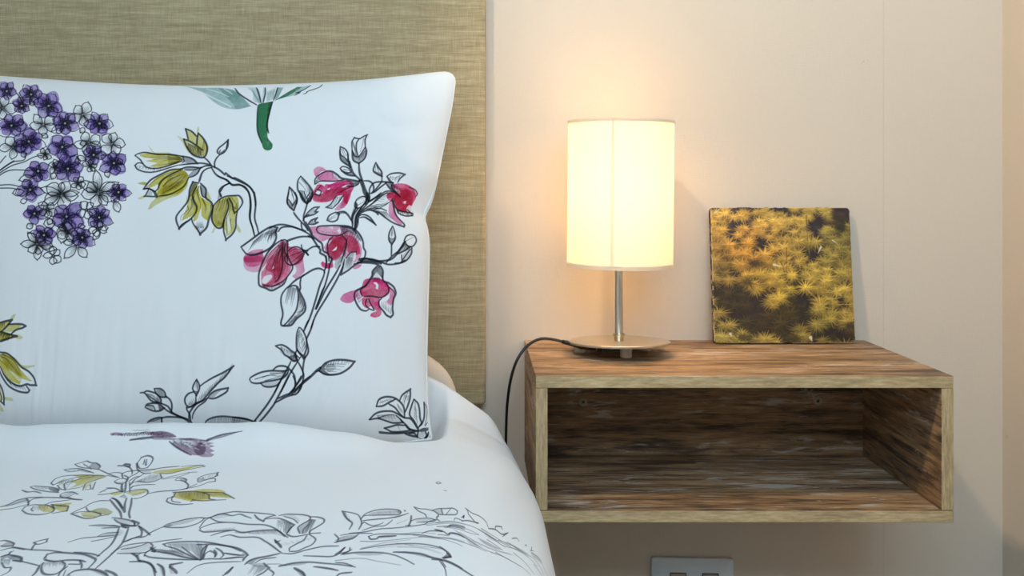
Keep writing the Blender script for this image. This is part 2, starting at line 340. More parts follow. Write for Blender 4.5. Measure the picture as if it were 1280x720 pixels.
for s in ["345,100 380,60 450,20 520,-20","410,130 480,90 550,20 580,-20","400,110 470,60 540,0","320,180 420,130 500,60"]: L(s,1.0,.5,.65)
F("90,68 150,58 185,70 165,88 110,80","y2",.7); F("90,225 140,195 170,190 160,215 120,230","y2",.65); F("205,335 235,260 320,200 440,180 530,130 590,40 580,110 500,190 400,225 280,290 230,330","y2",.75); F("280,195 350,160 460,140 560,40 480,60 330,120","y",.5)
# right middle bell (two lobes)
F("690,80 640,90 600,230 590,330 560,450 620,420 670,390 695,320 660,240","y",.8); F("700,90 720,200 840,280 850,340 820,450 760,400 740,300 720,420 670,460 690,330 640,200","y",.85); F("790,150 830,230 800,240 775,190","y2",.7); F("580,190 600,250 580,290","y2",.6); F("660,440 690,540 670,520","y2",.5); F("730,300 745,400 740,470","w",.5)
F("700,65 640,60 615,110 600,230 640,180 680,100","k",.6); F("715,75 770,130 770,220 730,190 715,130","k",.6)
L("700,70 640,60 610,130 600,240 560,310 510,390 503,440 518,525 590,470 650,430 690,370 692,310 660,250 640,190 680,100",2.2); L("518,525 550,490 610,455",1.5)
L("715,70 770,130 775,215 830,260 855,320 845,400 800,510 720,580 670,480 660,430",2.2); L("715,100 735,190 775,220",1.6); L("720,580 690,500",1.6)
for s in ["700,100 680,160 720,260 735,330","735,220 780,290 800,340","745,230 775,300 790,380","650,200 665,290 670,340","640,220 650,300 600,400","600,300 610,340 555,400 548,450","630,230 640,290 615,380","690,140 705,240","830,290 840,350 825,420"]: L(s,1.0,.4,.7)
H("700,520 770,520",9,5,-55,.8,.6); F("700,500 720,575 770,520 730,540","k",.25)
# right bell
F("900,230 1000,200 1080,200 1110,280 1105,400 1060,540 990,600 960,520 880,500 860,400 870,300","y",.8); F("890,250 990,230 1000,380 960,480 900,470 870,380","y3",.45); F("1020,330 1040,500 1000,580 1000,430","w",.65); F("835,570 870,510 880,530 850,575","y2",.6); F("1110,480 1130,550 1110,570 1090,530","y2",.65)
L("925,200 905,150 930,110 1005,72",2.6,2); F("900,130 930,200 960,210 890,250","k",.5)
L("890,250 860,300 860,380 870,470 900,520 950,510 985,440 1005,370 1010,300 990,230",2.2); L("890,250 960,205 1060,195 1110,200 1145,260 1120,330 1085,370 1060,330 1040,270 1000,215",2); L("1110,340 1105,430 1085,510 1040,580 970,635 958,540 985,440",2)
for s in ["920,230 905,300 890,340","950,225 935,300 925,350","970,220 960,290 950,330","985,225 990,300 980,400","1005,225 1030,300 1025,380 990,500","1015,215 1050,290 1085,330","1010,420 1000,500 980,600","1050,430 1035,540","1030,215 1070,260 1100,300"]: L(s,1.0,.4,.7)
H("1060,330 1110,330",7,10,-50,.8,.6); H("890,500 960,490",8,2,-35,.8,.55)
L("890,0 950,25 1000,60 1040,92 1110,90 1165,115 1205,180 1225,270 1245,420 1262,600",2.1); L("985,0 1045,25 1120,60 1190,95 1240,150 1265,220 1280,300",2.1)
# --- the branch coming down to the rose plant
S(290,240)
L("160,0 185,90 205,220 220,440",2.1); L("215,0 240,120 255,260 265,420",2.1)
# --- pink plant
# leaf pointing down-left (the open bract)
F("120,620 200,580 300,570 300,700 130,700 105,660","p2",.75)
F("100,655 120,760 200,800 300,790 310,650 200,630","p2",.55)
L("75,548 180,480 300,400 400,350 460,360 440,400 430,470 380,550 300,600 200,628 130,615 75,548",2.2)
H("440,370 300,420 200,500",22,-45,75,.85,.65); H("455,365 420,400 360,440",12,-20,60,.9,.7)
F("380,360 460,360 440,410 400,420 330,430","k",.45); L("90,548 200,470 300,400",1.0,.5,.6); F("140,610 250,600 330,570 380,540 320,600 200,630","k",.35)
L("380,365 450,335 520,328 600,345 690,380 760,420 800,455",2.2); L("460,400 500,360 560,350 620,355 700,385",2)
# flower A (lower left, dark)
S(290,320)
F("110,0 290,-40 320,40 270,90 160,105 110,50","p2",.7)
S(290,280)
F("500,160 540,190 560,230 640,240 700,300 690,380 600,420 560,360 590,420 540,560 450,620 330,630 300,600 290,500 300,420 330,330 420,230","p",.75)
F("350,350 480,250 540,300 540,420 480,560 420,600 320,620 400,560 410,500 330,440","p3",.6)
F("540,220 620,240 690,320 715,420 720,480 640,550 600,520 640,470 600,400 650,360 560,300","p2",.7); F("300,560 330,520 390,505 400,530 350,590 310,590","w",.85); F("345,385 300,440 285,490 320,440","w",.8); F("410,415 420,440 390,455","w",.9); F("600,395 640,440 630,500 590,480","w",.6)
F("480,180 540,200 530,260 500,400 470,560 440,460 380,470 440,300","p3",.5); F("470,190 520,170 545,200 510,300 480,290","k",.45)
L("490,160 420,205 350,280 300,380 270,480 268,560 280,615 340,640 400,665 460,640 520,600 545,550 550,530",2.2); L("480,170 520,160 545,190 540,280 560,350 600,420 590,470 540,545",1.9); L("500,180 490,300 500,420 470,540 430,580",1.6); L("520,200 510,260 540,330 545,370",1.5)
for s in ["480,210 400,310 350,420 330,500","490,220 440,350 420,480 440,580","500,240 470,360 470,470","460,210 380,280 330,380","520,260 510,360 530,440","540,300 550,400 545,470","470,250 430,330 390,450"]: L(s,1.0,.5,.65)
for s in ["460,215 420,330 400,420","470,230 450,330 450,450","490,250 500,330 500,400"]: L(s,1.6,.6,.6)
H("310,610 400,625 520,570",20,8,32,.9,.75); L("305,605 400,620 480,590 540,545",1.4)
# seed pod
L("545,300 520,330 530,380 580,410 640,390 690,340 710,290 680,250 640,230 590,235 550,270",1.7)
for s in ["700,270 620,300 540,330","705,280 640,340 570,390","700,260 620,250 560,280","705,290 670,340 640,380"]: L(s,1.2,.6,.75)
F("600,270 690,260 700,300 620,380 550,370","p3",.45)
F("680,235 690,250 760,270 740,280 760,310 745,320 720,285 690,275","k",.85); L("680,210 690,250 730,265 800,228 860,228",1.6,2.2); L("720,280 750,310",3.2,3.2)
# arching stalk above A
S(290,240); L("545,490 600,470 680,450 760,450 810,470",2.6,2)
# central stems
L("755,440 790,460 840,540 870,580 870,610 920,640 940,700",2.4); L("760,300 790,400 800,440 850,490 885,520 900,590 950,620 960,690",2.2); L("755,60 752,180 745,290 755,340 790,430",2.0); L("710,310 705,370 740,395",1.8); L("640,205 700,280 740,340 760,390",2.1)
L("735,290 760,250 800,225",1.8); 
# paired small leaves right of stem
L("760,250 790,195 830,155 880,150 860,180 855,200 880,200 850,225 800,240 760,255",2); F("775,240 800,190 840,160 850,190 830,225","k",.35); L("780,320 820,285 880,262 855,290 860,305 878,305 830,325 780,325",2); F("785,320 830,285 850,300 830,320","k",.55)
# buds on the upper left (two)
S(300,165)
L("480,545 475,600 470,680 480,720",1.9); L("480,545 530,600 565,660 570,720",1.9); L("490,560 530,660 535,720",.9,.5,.6); L("500,580 540,680",.8,.5,.6); F("550,640 570,690 565,730 545,720","k",.4)
L("595,440 565,490 565,570 600,620 650,700",1.9); L("595,440 640,490 690,550 720,610 705,690",2); L("580,500 640,570 670,640",.9,.5,.6); L("600,470 650,530 670,600",.9,.5,.6); H("580,580 640,590",10,5,40,.8,.6); F("665,530 720,610 700,700 660,700 680,640","k",.65); F("570,580 600,630 640,690 660,700 640,640","k",.6)
S(290,240)
L("555,0 550,90 580,140 640,190",2); L("620,0 645,70 640,190",2); F("552,80 600,130 640,90 645,190 600,160","k",.6); L("560,70 610,130 635,80",1.7); L("590,20 610,60",1,.5,.6)
L("665,0 700,70 750,115",2.2); L("790,0 785,60 755,120",2.2); F("690,30 740,80 775,30 785,60 755,118 715,85","k",.65); L("710,0 740,60 765,0",1.5)
# flower B (upper left pink)
S(300,165)
F("735,430 730,380 770,348 820,355 860,385 800,400 750,450","p2",.75); F("760,440 830,400 910,395 930,440 990,490 880,490 790,490","p2",.75)
F("735,560 780,510 880,520 960,495 1060,475 1120,510 1125,560 1085,640 1080,720 1040,700 1020,640 960,640 900,690 800,700 730,680 720,610","p",.85); F("740,610 820,600 880,570 960,560 1030,530 1060,600 960,620 900,680 820,690 740,670","p3",.55); F("1040,600 1110,560 1100,640 1085,700 1060,760 1010,760","p2",.6)
F("740,600 790,580 820,605 780,625","w",.9); F("860,565 890,555 885,570 865,575","w",.95); F("1000,550 1040,530 1070,520 1030,550","w",.9); F("960,635 1015,630 990,720 950,770 930,720","w",.8); F("745,530 800,505 850,510 830,540 790,520","w",.85)
L("735,520 740,470 780,430 850,395 910,395 960,425 1000,460 1060,470 1120,480 1175,490 1165,520 1110,545 1060,540",2); L("740,520 790,490 860,490 940,490 1030,475",1.6); L("745,580 740,620 790,630 800,590 760,570 800,530",1.6)
F("1040,475 1170,490 1160,525 1100,545 1080,510","k",.5); H("910,410 960,425 1030,470",12,-10,40,.8,.6); H("760,460 740,510",7,50,-30,.8,.5); F("740,480 780,490 740,525","k",.3); H("980,600 1080,550 1120,520",8,-60,30,.8,.55)
for s in ["1160,500 1060,490 980,500","1150,510 1060,520 960,560 900,640","1120,535 1010,590 950,660","1160,515 1080,530"]: L(s,1.1,.5,.7)
S(290,240); L("985,160 955,150 990,120 1020,60 1040,30",1.7); L("1025,160 1060,110 1090,60 1110,25",1.7); L("985,160 1020,165",1.7); F("960,150 1000,100 1020,160 985,160","k",.45); H("1020,50 1100,40",7,-25,100,.8,.55); F("1040,180 1090,100 1130,30 1185,0 1160,100 1110,175 1070,185","p2",.7)
# buds above flower B + main top bud
S(400,165)
C("205,148 250,170 280,220 275,290 240,255 205,220",1.8); F("200,220 240,270 280,290 290,330 265,330 215,285","k",.6); L("200,180 200,240 215,290 290,345 275,220",1.9); L("215,170 250,260",.9,.5,.6); L("230,170 262,240",.9,.5,.6)
C("195,365 225,345 280,365 300,400 260,410 215,395",1.8); F("220,385 270,400 320,410 340,440 270,425","k",.65); L("205,380 260,425 340,440",2); L("290,300 310,380 330,420 380,470",2.6,2); L("230,375 280,385",1,.5)
L("322,180 325,100 350,60 400,70 440,45 475,30 455,80 455,150",1.8); L("400,70 370,110 365,180 380,240",1.7); L("440,60 430,120 400,200",.9,.5,.6); L("455,150 400,230 380,250",1.7); L("322,180 330,280 385,315 440,270 465,200 455,150",2.1); L("322,180 345,240 385,250",1.6); F("325,190 350,245 390,250 460,160 462,220 430,285 385,310 335,280","k",.4); H("330,200 390,250 455,180",18,0,50,.8,.6); H("330,90 350,150",8,15,90,.8,.4)
L("385,315 385,400 410,490 440,570 480,640 490,690",2.4); L("380,470 410,540 430,600 465,650 465,720",2.4); L("370,490 385,480 410,485",2)
L("425,485 480,490 515,520 525,570 505,610",1.9); L("485,600 485,560 520,510 580,495 650,495 720,505",2.1); L("520,600 560,550 605,490",2.1); L("490,610 540,590 600,540 650,500",2.1); L("605,490 605,440",2.2)
L("553,305 525,385 560,420 605,440 605,400 575,350 553,305",2); F("530,390 560,400 600,410 605,440 565,425","k",.6); L("560,330 575,400",1,.5); L("545,330 550,395",.8,.5,.6)
# flower C (upper right)
L("655,440 700,415 780,408 835,425 790,460 765,500",2); L("655,440 690,490 720,505",2); H("680,440 740,450 800,425",10,-25,45,.8,.6); 
F("690,520 780,510 860,520 930,570 960,640 940,700 930,760 900,800 800,780 750,700 700,680 660,640 680,600 760,590","p",.85); F("760,560 860,560 930,640 920,740 880,780 780,740 740,640","p3",.5); F("730,560 790,580 790,610 740,580","w",.85); F("830,690 865,680 870,710 840,705","w",.95); F("670,660 720,650 700,680","w",.8); F("830,520 900,540 965,600 960,640 900,570","p2",.55)
L("640,500 690,560 750,600 800,640",2); L("720,505 700,540 750,590",1.6); L("880,545 940,570 968,610 950,640",1.3); F("650,490 720,505 740,580 690,560","k",.5); H("690,510 780,550",8,20,50,.9,.6); L("500,690 560,640 590,620",2.4); L("520,720 580,640 640,590 700,585 760,600",1.8)
H("560,680 600,630 680,590",9,70,10,.8,.5)
S(400,240)
F("660,0 760,-20 860,-30 940,0 940,60 920,120 960,190 890,200 820,170 770,120 740,60 700,80 670,50","p",.7); F("700,110 720,60 760,130 850,320 800,330 730,230","p2",.75); F("905,120 940,140 960,190 920,200 890,160","w",.7); F("840,85 865,80 860,110","w",.9)
L("740,60 750,110 790,160 850,190 960,210 965,235 900,240 830,215 790,165",1.8); H("800,175 870,195 960,212",22,2,28,.9,.75); L("900,170 940,200",1.2)
L("590,190 660,230 730,300 780,330 845,355 855,325 800,230 740,110 720,60",1.9); L("620,210 700,260 780,320 850,340",1.1,.6,.6); H("600,190 700,200",14,60,60,.8,.5); H("510,140 600,150 680,100",14,60,-25,.8,.5)
L("420,230 470,195 530,180 590,200 620,230",2.4); L("440,200 540,100 610,30 660,0",2.2); L("470,60 490,90 560,40 600,0",2.2); L("490,170 560,160 640,165 700,190",1.5); F("440,200 520,130 600,150 640,220 580,205 500,180","k",.35); L("560,150 640,130 700,90",1,.5,.6); L("570,120 640,110 690,70",1,.5,.6); L("560,180 650,140 720,70",1.2,.6)
# bud left of main stem
L("455,0 470,60 430,160 410,210 345,380",2.4); L("365,70 400,45 440,40 460,60 455,110 410,160 370,150 355,110 365,70",2); F("360,90 380,140 400,160 350,270 355,140","k",.55); L("370,80 400,60 430,60",1,.5,.6); L("390,130 430,100 450,70",1,.5,.6); L("360,100 380,150 345,280",2.2); L("405,165 360,260 340,320 330,355",2.2); L("435,160 385,290 350,380",2.4)
L("480,0 490,80 440,190 395,310 360,380",2.2)
# bud on curl left
C("98,285 130,235 190,205 225,225 200,280 140,300",2); L("110,280 200,225",.9,.5,.6); L("110,290 190,250",.9,.5,.6); F("180,210 260,200 300,215 230,225 215,245","k",.7); L("215,200 270,200 320,240 340,290 342,310",2.2)
L("420,250 450,230 500,235 540,265 565,330 530,295 480,255 430,260",2); L("565,330 540,290 490,250",1.3); L("415,270 395,310",2)
# flower D (center)
S(290,240)
F("780,350 840,345 960,340 1090,345 1190,400 1240,480 1280,560 1270,660 1200,700 1080,620 1010,680 900,560 960,470 870,500 820,450","p2",.7); F("960,470 1060,440 1180,440 1250,520 1270,620 1180,640 1120,560 1060,660 990,680 920,600 940,520","p",.75); F("960,490 1090,440 1120,500 1070,640 1000,670 950,590","p3",.55); F("1140,500 1200,440 1250,520 1240,620 1150,610","p3",.4); F("985,590 1035,545 1025,580","w",.95); F("1050,390 1080,365 1100,395 1070,420","w",.85); F("1130,640 1160,610 1220,600 1225,660 1180,720 1130,720","w",.8); F("930,500 990,480 950,530","w",.6); F("960,345 1020,345 1010,375","w",.7)
F("880,60 900,720 950,760 1090,720 1070,640 1000,690 940,640","p",.0)
L("845,375 880,345 980,340 1080,340 1180,350 1240,390 1275,440 1295,500 1300,560 1320,600 1310,660 1270,700 1210,720",2); L("845,375 860,410 920,430 1020,440 1090,430 1140,400",1.7); L("1100,350 1200,370 1240,420",2); F("1080,345 1180,345 1250,400 1290,470 1270,500 1220,440 1160,400 1120,440 1090,400","k",.5); L("950,620 940,540 960,480 1000,450",1.6); L("1090,430 1130,500 1110,600 1080,700",1.6); L("1140,470 1120,560",1.4)
H("1100,360 1220,390 1270,470",16,-40,80,.9,.6); H("1130,480 1120,640",10,-30,60,.9,.55); F("1130,470 1140,560 1090,680 1060,720 1040,730 1080,600","k",.3); H("890,400 1040,420",8,10,-12,.8,.5)
L("1130,660 1170,610 1230,600",1.2); H("1140,620 1210,610",8,-10,100,.8,.5)
# lower pink pieces of D
S(290,320)
F("880,70 900,50 930,70 1000,60 1010,110 960,125 900,110","p",.85); F("1190,110 1230,90 1290,80 1270,115 1220,130","p2",.85); F("1020,30 1090,0 1110,60 1040,130 1020,110","k",.45); L("1110,60 1095,150 1090,185 1160,140 1220,90 1290,60",2); L("1115,30 1110,70",1.6); F("1110,60 1160,30 1230,60 1130,150 1100,170","k",.18); H("1120,10 1200,20",10,-10,110,.8,.5)
L("930,0 935,90 920,150",2.2); L("985,20 970,90 960,170 930,300 880,430",2); L("960,0 990,30 985,60",2.2); L("1075,90 1030,180 940,340 850,530",2.2); L("1110,80 1060,210 960,400 850,580 790,720",2.2); L("920,150 915,200 880,300 840,450 790,600 735,720",2.2); L("930,300 900,370 850,530",1.8); L("880,430 840,530",2.6)
L("570,305 640,240 720,190 800,140 860,123 910,140 925,165",2.2); L("690,215 685,280 690,320 680,350",2); L("720,185 690,220",2)
# drooping leaf
L("560,310 510,380 497,460 515,580 495,660 500,695 540,700 600,690 650,630 720,570 742,520 730,450 690,370 660,310 620,295 570,310 540,330",2.2); L("650,310 670,380 665,480 640,560 560,660 520,695",2); H("560,320 600,310 650,330",12,-25,140,.9,.6); H("680,370 735,500",16,-20,60,.9,.65); H("735,520 650,620 570,690",16,-50,20,.9,.65); F("670,350 740,510 700,560 660,560 680,450","k",.18); F("560,680 640,590 660,620 600,690","k",.3)
# right flower E
S(400,320)
F("205,430 240,380 320,345 400,330 350,440 290,470 230,455","p2",.8); F("420,300 440,240 500,220 590,220 690,290 690,380 620,410 520,400 440,400 410,360","p",.85); F("430,360 520,320 600,340 680,330 650,400 530,400 440,390","p3",.45)
F("425,420 470,400 600,410 600,480 620,560 600,600 550,615 505,600 520,570 570,550 520,500 480,520 450,510 425,470","p",.85); F("690,300 750,350 740,440 710,500 640,460 690,430 700,380","p2",.8); F("360,390 420,330 430,400 380,440","p2",.6); F("600,460 640,430 680,380 680,460 720,500 730,560 700,600 640,560","w",.6); F("530,265 560,260 585,290 580,330 560,320 560,290","w",.9); F("430,300 470,270 440,310","w",.8); F("485,430 500,440 480,455","w",.8)
L("560,100 520,150 515,200 460,290 410,320 360,350 348,400 370,470 410,530 460,548 490,535",2.2); L("600,100 625,150 630,240 690,270 740,310 762,370 740,430 730,520 735,580 710,610 670,590 640,550 600,500 595,450 620,420",2.2); F("560,100 525,150 520,200 510,240 560,160 600,200 630,240 622,150 600,110","k",.75); F("560,160 520,240 600,240 580,180","k",.15)
L("470,280 420,320 405,350 430,400",1.6); L("440,400 520,400 620,410 680,370 690,320 660,270",1.7); L("470,430 460,480 490,520 545,545",1.6); L("490,430 520,490 550,540",1.6); F("470,420 520,410 490,460 480,500","k",.4)
H("360,390 400,470",8,30,-30,.8,.5); H("620,500 720,580",10,-5,-50,.8,.5); L("700,310 750,370 740,420",1.1,.6); H("510,210 600,220",10,0,40,.8,.55)
L("380,40 430,28 520,35 600,60 680,85 780,75 840,45",2.6,2); L("370,65 450,65 540,75 590,100",3,2.4); L("400,50 520,55 600,75",3,2.4)
S(400,240)
L("380,670 450,665 560,690 680,680 740,640 800,560 840,500",2.4); L("650,710 700,650 760,600",1.8); L("700,640 700,560 697,525",1.9)
L("735,345 690,410 675,460 680,500 705,525 740,470 742,400 735,345",1.9); F("678,450 710,470 740,450 735,490 705,525 680,500","k",.65); H("725,370 700,440",7,5,35,.8,.6)
C("830,490 855,450 900,435 940,450 950,500 910,550 860,540",1.9); L("840,500 900,470 930,460",.9,.5,.6); L("830,500 800,550 750,620",2); L("900,550 830,590 760,625",2); F("820,510 860,545 890,555 790,610 760,615","k",.3); H("825,520 890,555",14,-25,45,.9,.6); L("905,560 900,620 860,680 800,710 740,712",2); L("800,630 810,690 870,600 900,570",1.6); F("805,630 860,590 900,570 880,650 820,700","k",.25)
# lower leaves on pink plant
S(300,400)
L("740,0 710,90 660,195",2.2); L("690,0 660,60 635,120",2.2)
L("590,75 570,130 562,200 565,290 600,340 635,360 660,280 662,200 640,130 610,85 590,75",2.1); H("595,90 640,200 655,270",14,-25,50,.85,.65); L("590,120 590,250 625,320",1,.5,.7); L("580,150 575,250 610,330",1,.5,.6)
L("350,260 410,250 460,270 510,310 550,340 565,400 530,410 480,370 440,345 410,300 350,260",2.1); H("400,265 540,340",14,-5,50,.85,.65); F("470,370 540,350 575,390 560,425 500,400","k",.7)
L("660,195 678,290 670,340 640,390 625,500 635,560 620,640 585,720",2.1); L("560,290 590,330 630,385 650,370",2.1); L("565,300 545,350 570,400",2); L("545,340 590,380",2)
L("505,415 480,470 400,620 350,720",2.1); L("570,420 520,500 470,590 410,720",2.1); L("570,410 610,480 630,540 600,600 560,660",2); L("600,370 570,420",2)
L("325,500 370,465 430,460 480,480 540,550 553,620 550,680 520,720",2.1)
L("95,595 110,570 200,525 300,507 420,510 480,500",2); L("95,595 120,625 180,632 260,615 350,600 420,580 470,540 485,500",2); for_h=["220,570 300,550 380,560 430,540","150,590 250,560 330,545 430,530","250,605 330,585 420,560","300,530 370,530 460,520"]
for s in for_h: L(s,1.1,.5,.7)
F("400,510 480,495 480,550 420,600 390,590 440,540","k",.5); L("205,630 240,660 300,668 370,650 410,600",2); F("215,635 300,625 390,605 350,650 280,665","k",.25)
L("550,720 620,640 700,570 760,510 800,480",2.4,3.5); L("800,480 850,430 920,405 1000,398 1080,405 1140,418 1100,470 1040,515 980,540 900,548 840,540 790,510 760,515",2.2); F("770,510 830,450 900,410 850,460 840,500 900,540 980,535 900,552 830,540","k",.75); F("850,460 920,430 960,480 900,520 840,500","k",.3)
H("840,440 1000,402 1100,412",16,-10,35,.8,.6)
for s in ["860,470 950,460 1040,470","840,490 940,490 1010,500","870,510 960,515","860,450 960,440 1050,445"]: L(s,1.0,.4,.65)
S(290,470)
L("570,0 510,120 440,250 410,300 330,400 260,475",2.2); L("480,60 420,180 350,290 280,380 215,460",2.2); L("610,0 640,70 620,130 590,170 540,190 460,225",2.1); L("690,0 640,100 570,185",2); L("780,0 710,60 620,160 600,190",2.2); L("710,50 690,120 650,175 600,190 540,210 430,270",2.1)
L("0,412 60,418 150,435 210,460 300,500 240,505 180,490",2.1); F("0,420 100,430 200,465 290,500 200,500 120,470 0,490","k",.35); L("200,465 260,485",1.6)
# twig bottom left
S(160,450)
L("125,328 170,330 240,410 330,430 330,390 290,340 240,318 190,310 160,330",2); L("170,335 240,350 300,400",1.0,.5,.7); F("180,340 250,340 320,400 300,430 240,400","k",.25); H("190,345 290,420",14,35,12,.85,.6); F("290,360 335,400 320,432 280,430","k",.55)
L("265,285 330,288 370,320 385,370 330,370 290,340 265,285",2); F("280,300 340,300 385,370 330,370 300,340","k",.55); 
L("170,475 200,440 300,435 360,480 320,508 250,510 170,475",2); L("185,455 250,460 270,500",1.2); F("190,450 260,450 250,505 190,485","k",.35); F("300,440 360,480 310,508","k",.75)
L("385,360 425,400 440,450 432,530",2); L("335,435 400,465 440,525 500,560 540,575 600,600 655,650",2.2); L("360,485 420,525 460,545 540,580 590,610 625,648",2.2)
L("335,580 400,570 500,575 560,585",2); L("190,625 240,595 300,578 335,580 330,625",2); F("200,622 260,590 330,585 320,625","k",.3); H("220,620 310,590",8,30,-5,.8,.6); L("330,580 335,620",2.4)
L("605,590 610,540 640,490 690,440 760,405 800,380",2); L("620,600 615,550 590,500 585,470",2); L("590,480 620,470 690,430 750,400 830,310 900,230 970,170 1045,68 960,120 860,170 770,225 720,265",2); L("660,318 610,335 575,380 575,430 600,465 640,465 680,430 685,350",2)
H("1020,110 900,230 790,340 700,420",22,22,-65,.9,.6); H("600,450 670,440",7,12,-45,.85,.6)
L("690,190 655,260 655,300 690,350 715,300 718,250 690,190",2); L("690,200 700,300",1,.5); F("660,300 690,345 715,300 690,310","k",.7); F("670,250 690,215 710,260 700,300","k",.25)
L("800,380 830,340 880,305 950,288 1003,280 990,315 930,355 860,385 800,380",2); F("805,375 860,320 950,290 900,330 850,380","k",.4); L("640,590 650,540 700,470 770,420 800,385",1.6); L("620,595 640,650",2)
L("765,645 790,605 860,575 950,565 1050,575 1150,590 1280,620",2); F("775,645 830,600 950,575 1100,600 1280,640 1280,665 1100,655","k",.3); H("800,600 950,570 1200,600",24,-10,60,.8,.4); F("1250,615 1280,590 1280,620","k",.7)
# bottom right white blossom
S(420,470)
L("405,305 430,240 480,212 540,208 600,225 650,265 680,320 685,410",2.2); L("405,305 470,298 530,265 600,230",2); L("530,280 590,315 640,380 680,415",2); H("440,250 560,225",7,30,30,.8,.45); L("440,270 520,240",.9,.5,.6); H("610,270 660,340",7,12,50,.8,.5)
L("640,240 660,195 700,160 742,135 742,210 720,290 690,360",2.1); L("720,160 690,230 680,290",1,.5,.6); H("680,190 735,200",6,-15,60,.8,.5)
L("330,438 390,380 460,355 550,352 600,370 680,415 740,425 780,470 830,545",2.1); L("330,438 420,425 500,450 570,470 660,465 640,430 600,395",2); H("400,395 580,385",16,18,45,.85,.6); F("430,390 560,380 650,450 580,465 470,430","k",.2); L("420,420 520,390 600,390",1,.5)
L("640,430 700,490 750,535 830,550",2); L("480,522 540,510 610,490 690,495",2); L("480,522 520,540 560,558 640,560 750,545",2); L("620,505 640,540",.9,.5,.6); L("690,490 730,530 790,550",2)
L("780,230 755,300 735,385 780,450 830,530",2.1); L("780,230 820,275 835,340 840,420 855,470 830,515",2.1); L("790,260 800,370 815,480",.9,.5,.6); H("780,290 780,420",8,30,40,.8,.45); 
L("880,260 885,340 880,420 860,480 835,505",2); L("880,260 910,320 905,420 890,490",1.2,.8,.7); L("915,465 895,500",1.4)
F("830,540 880,520 930,515 930,545 880,560 820,560","k",.8); L("440,565 560,575 700,570 830,552",3,2); L("700,580 770,600 830,610",2.6); L("740,575 790,575 830,610 830,560",2.2); L("905,560 925,600 910,640",2.4); L("935,560 935,600 910,635",2); L("830,615 910,640",1.4); L("965,590 960,620",1,.5); H("850,560 900,560",6,-5,45,.8,.35); F("520,570 700,575 620,582","k",.5)
# teal lily with green stem at the top edge
S(220,90,6.4)
F("30,100 180,130 330,130 460,150 540,210 600,270 490,295 380,280 290,230 200,165","t",.75); F("330,130 450,150 540,220 590,270 480,290 460,260 400,200","t2",.5); L("190,160 300,210 440,275",1.6,1.4,.7,'w'); L("240,140 350,170 420,200",1.3,1,.6,'w'); L("380,140 450,180",1.5,1,.6,'w')
L("465,135 500,175 580,225 645,262",1.9); F("560,130 640,140 680,250 620,230 610,170","t",.5); L("635,130 660,180 680,248",1.9); L("705,130 710,180 695,248",1.8); L("805,130 795,180 780,225",1.7); F("690,135 705,140 705,230 690,240","t",.45); F("720,160 790,130 780,220 720,240","t2",.35); F("800,130 850,130 820,200 790,230","t2",.7)
H("600,140 660,220",12,15,45,.8,.4,.3,'t2'); H("730,170 790,150",10,-10,60,.8,.4,.3,'t2')
F("960,125 1000,125 900,190 820,220 790,230 850,190","g",.9); F("1000,125 1070,110 1000,160 960,185 870,205","t2",.6); L("1070,112 1010,150 960,170 985,170 950,190",1.5); L("1165,105 1130,130 1050,158 1040,170 1015,180",1.5)
F("660,255 770,235 755,300 740,380 735,480 740,530 775,580 765,620 730,630 700,610 680,540 660,490 652,400","g",.95); F("740,240 780,235 755,320 740,400 742,490 725,450 730,340","g2",.6); L("655,265 650,350 655,470 690,570",1.7); L("770,240 745,330 730,420 745,490",1.7)
# yellow flower at the left frame edge
S(0,390,16)
F("-300,330 -60,250 0,215 120,190 230,170 130,290 30,380 200,430 300,480 150,540 0,590 -200,600","y",.85); F("40,390 180,265 330,250 440,270 330,350 240,395","y",.7); F("200,150 250,70 320,30 300,100 250,160","y2",.65); F("290,440 380,460 450,500 400,545 300,520","y2",.65)
L("-300,320 -100,240 0,215 130,180 240,160 170,250 80,340 20,390",2.2); L("170,250 300,240 440,245 510,278 440,320 350,345 290,380 220,440",2.1); L("-200,380 0,400 120,430 240,462 325,485 200,520 100,555 -20,590 -200,600",2.3); H("0,430 200,470",14,-30,90,1,.7); F("-100,560 100,530 200,500 300,490 100,550 -50,590","k",.5); H("0,250 100,220",6,-20,90,1,.6)
S(0,430,7.2)
F("-60,140 0,90 60,90 130,140 180,220 250,300 290,330 270,335 200,310 185,365 120,340 60,300 30,250 0,190","y",.85); F("0,110 60,120 150,200 200,300 120,250 60,200","y3",.5); F("60,85 140,130 200,190 300,190 310,200 240,220 200,215 130,140","y2",.7); F("90,240 150,280 200,320 170,330","w",.5)
L("-60,60 0,75 60,85 120,130 190,205 260,250 310,310 330,370 280,370 245,362 190,378 130,360 70,310 30,260 0,200",2.1); L("-20,200 20,290 90,380 170,425 250,437 270,415 240,375",2.1); H("30,270 100,350 220,385",20,25,40,.9,.55)
for s in ["0,95 80,120 150,190 200,290","0,110 60,140 120,210 180,280","-10,140 50,190 80,240","20,90 110,140 170,220"]: L(s,1.0,.4,.65)
L("-40,320 0,360 30,420 42,480 38,540 0,510",2.1); L("0,420 20,480 15,510",1.2); F("-40,380 10,400 30,500 0,510","y",.6); F("45,475 110,485 120,515 50,505","y2",.7); F("0,540 25,580 30,610 0,600","y2",.7)

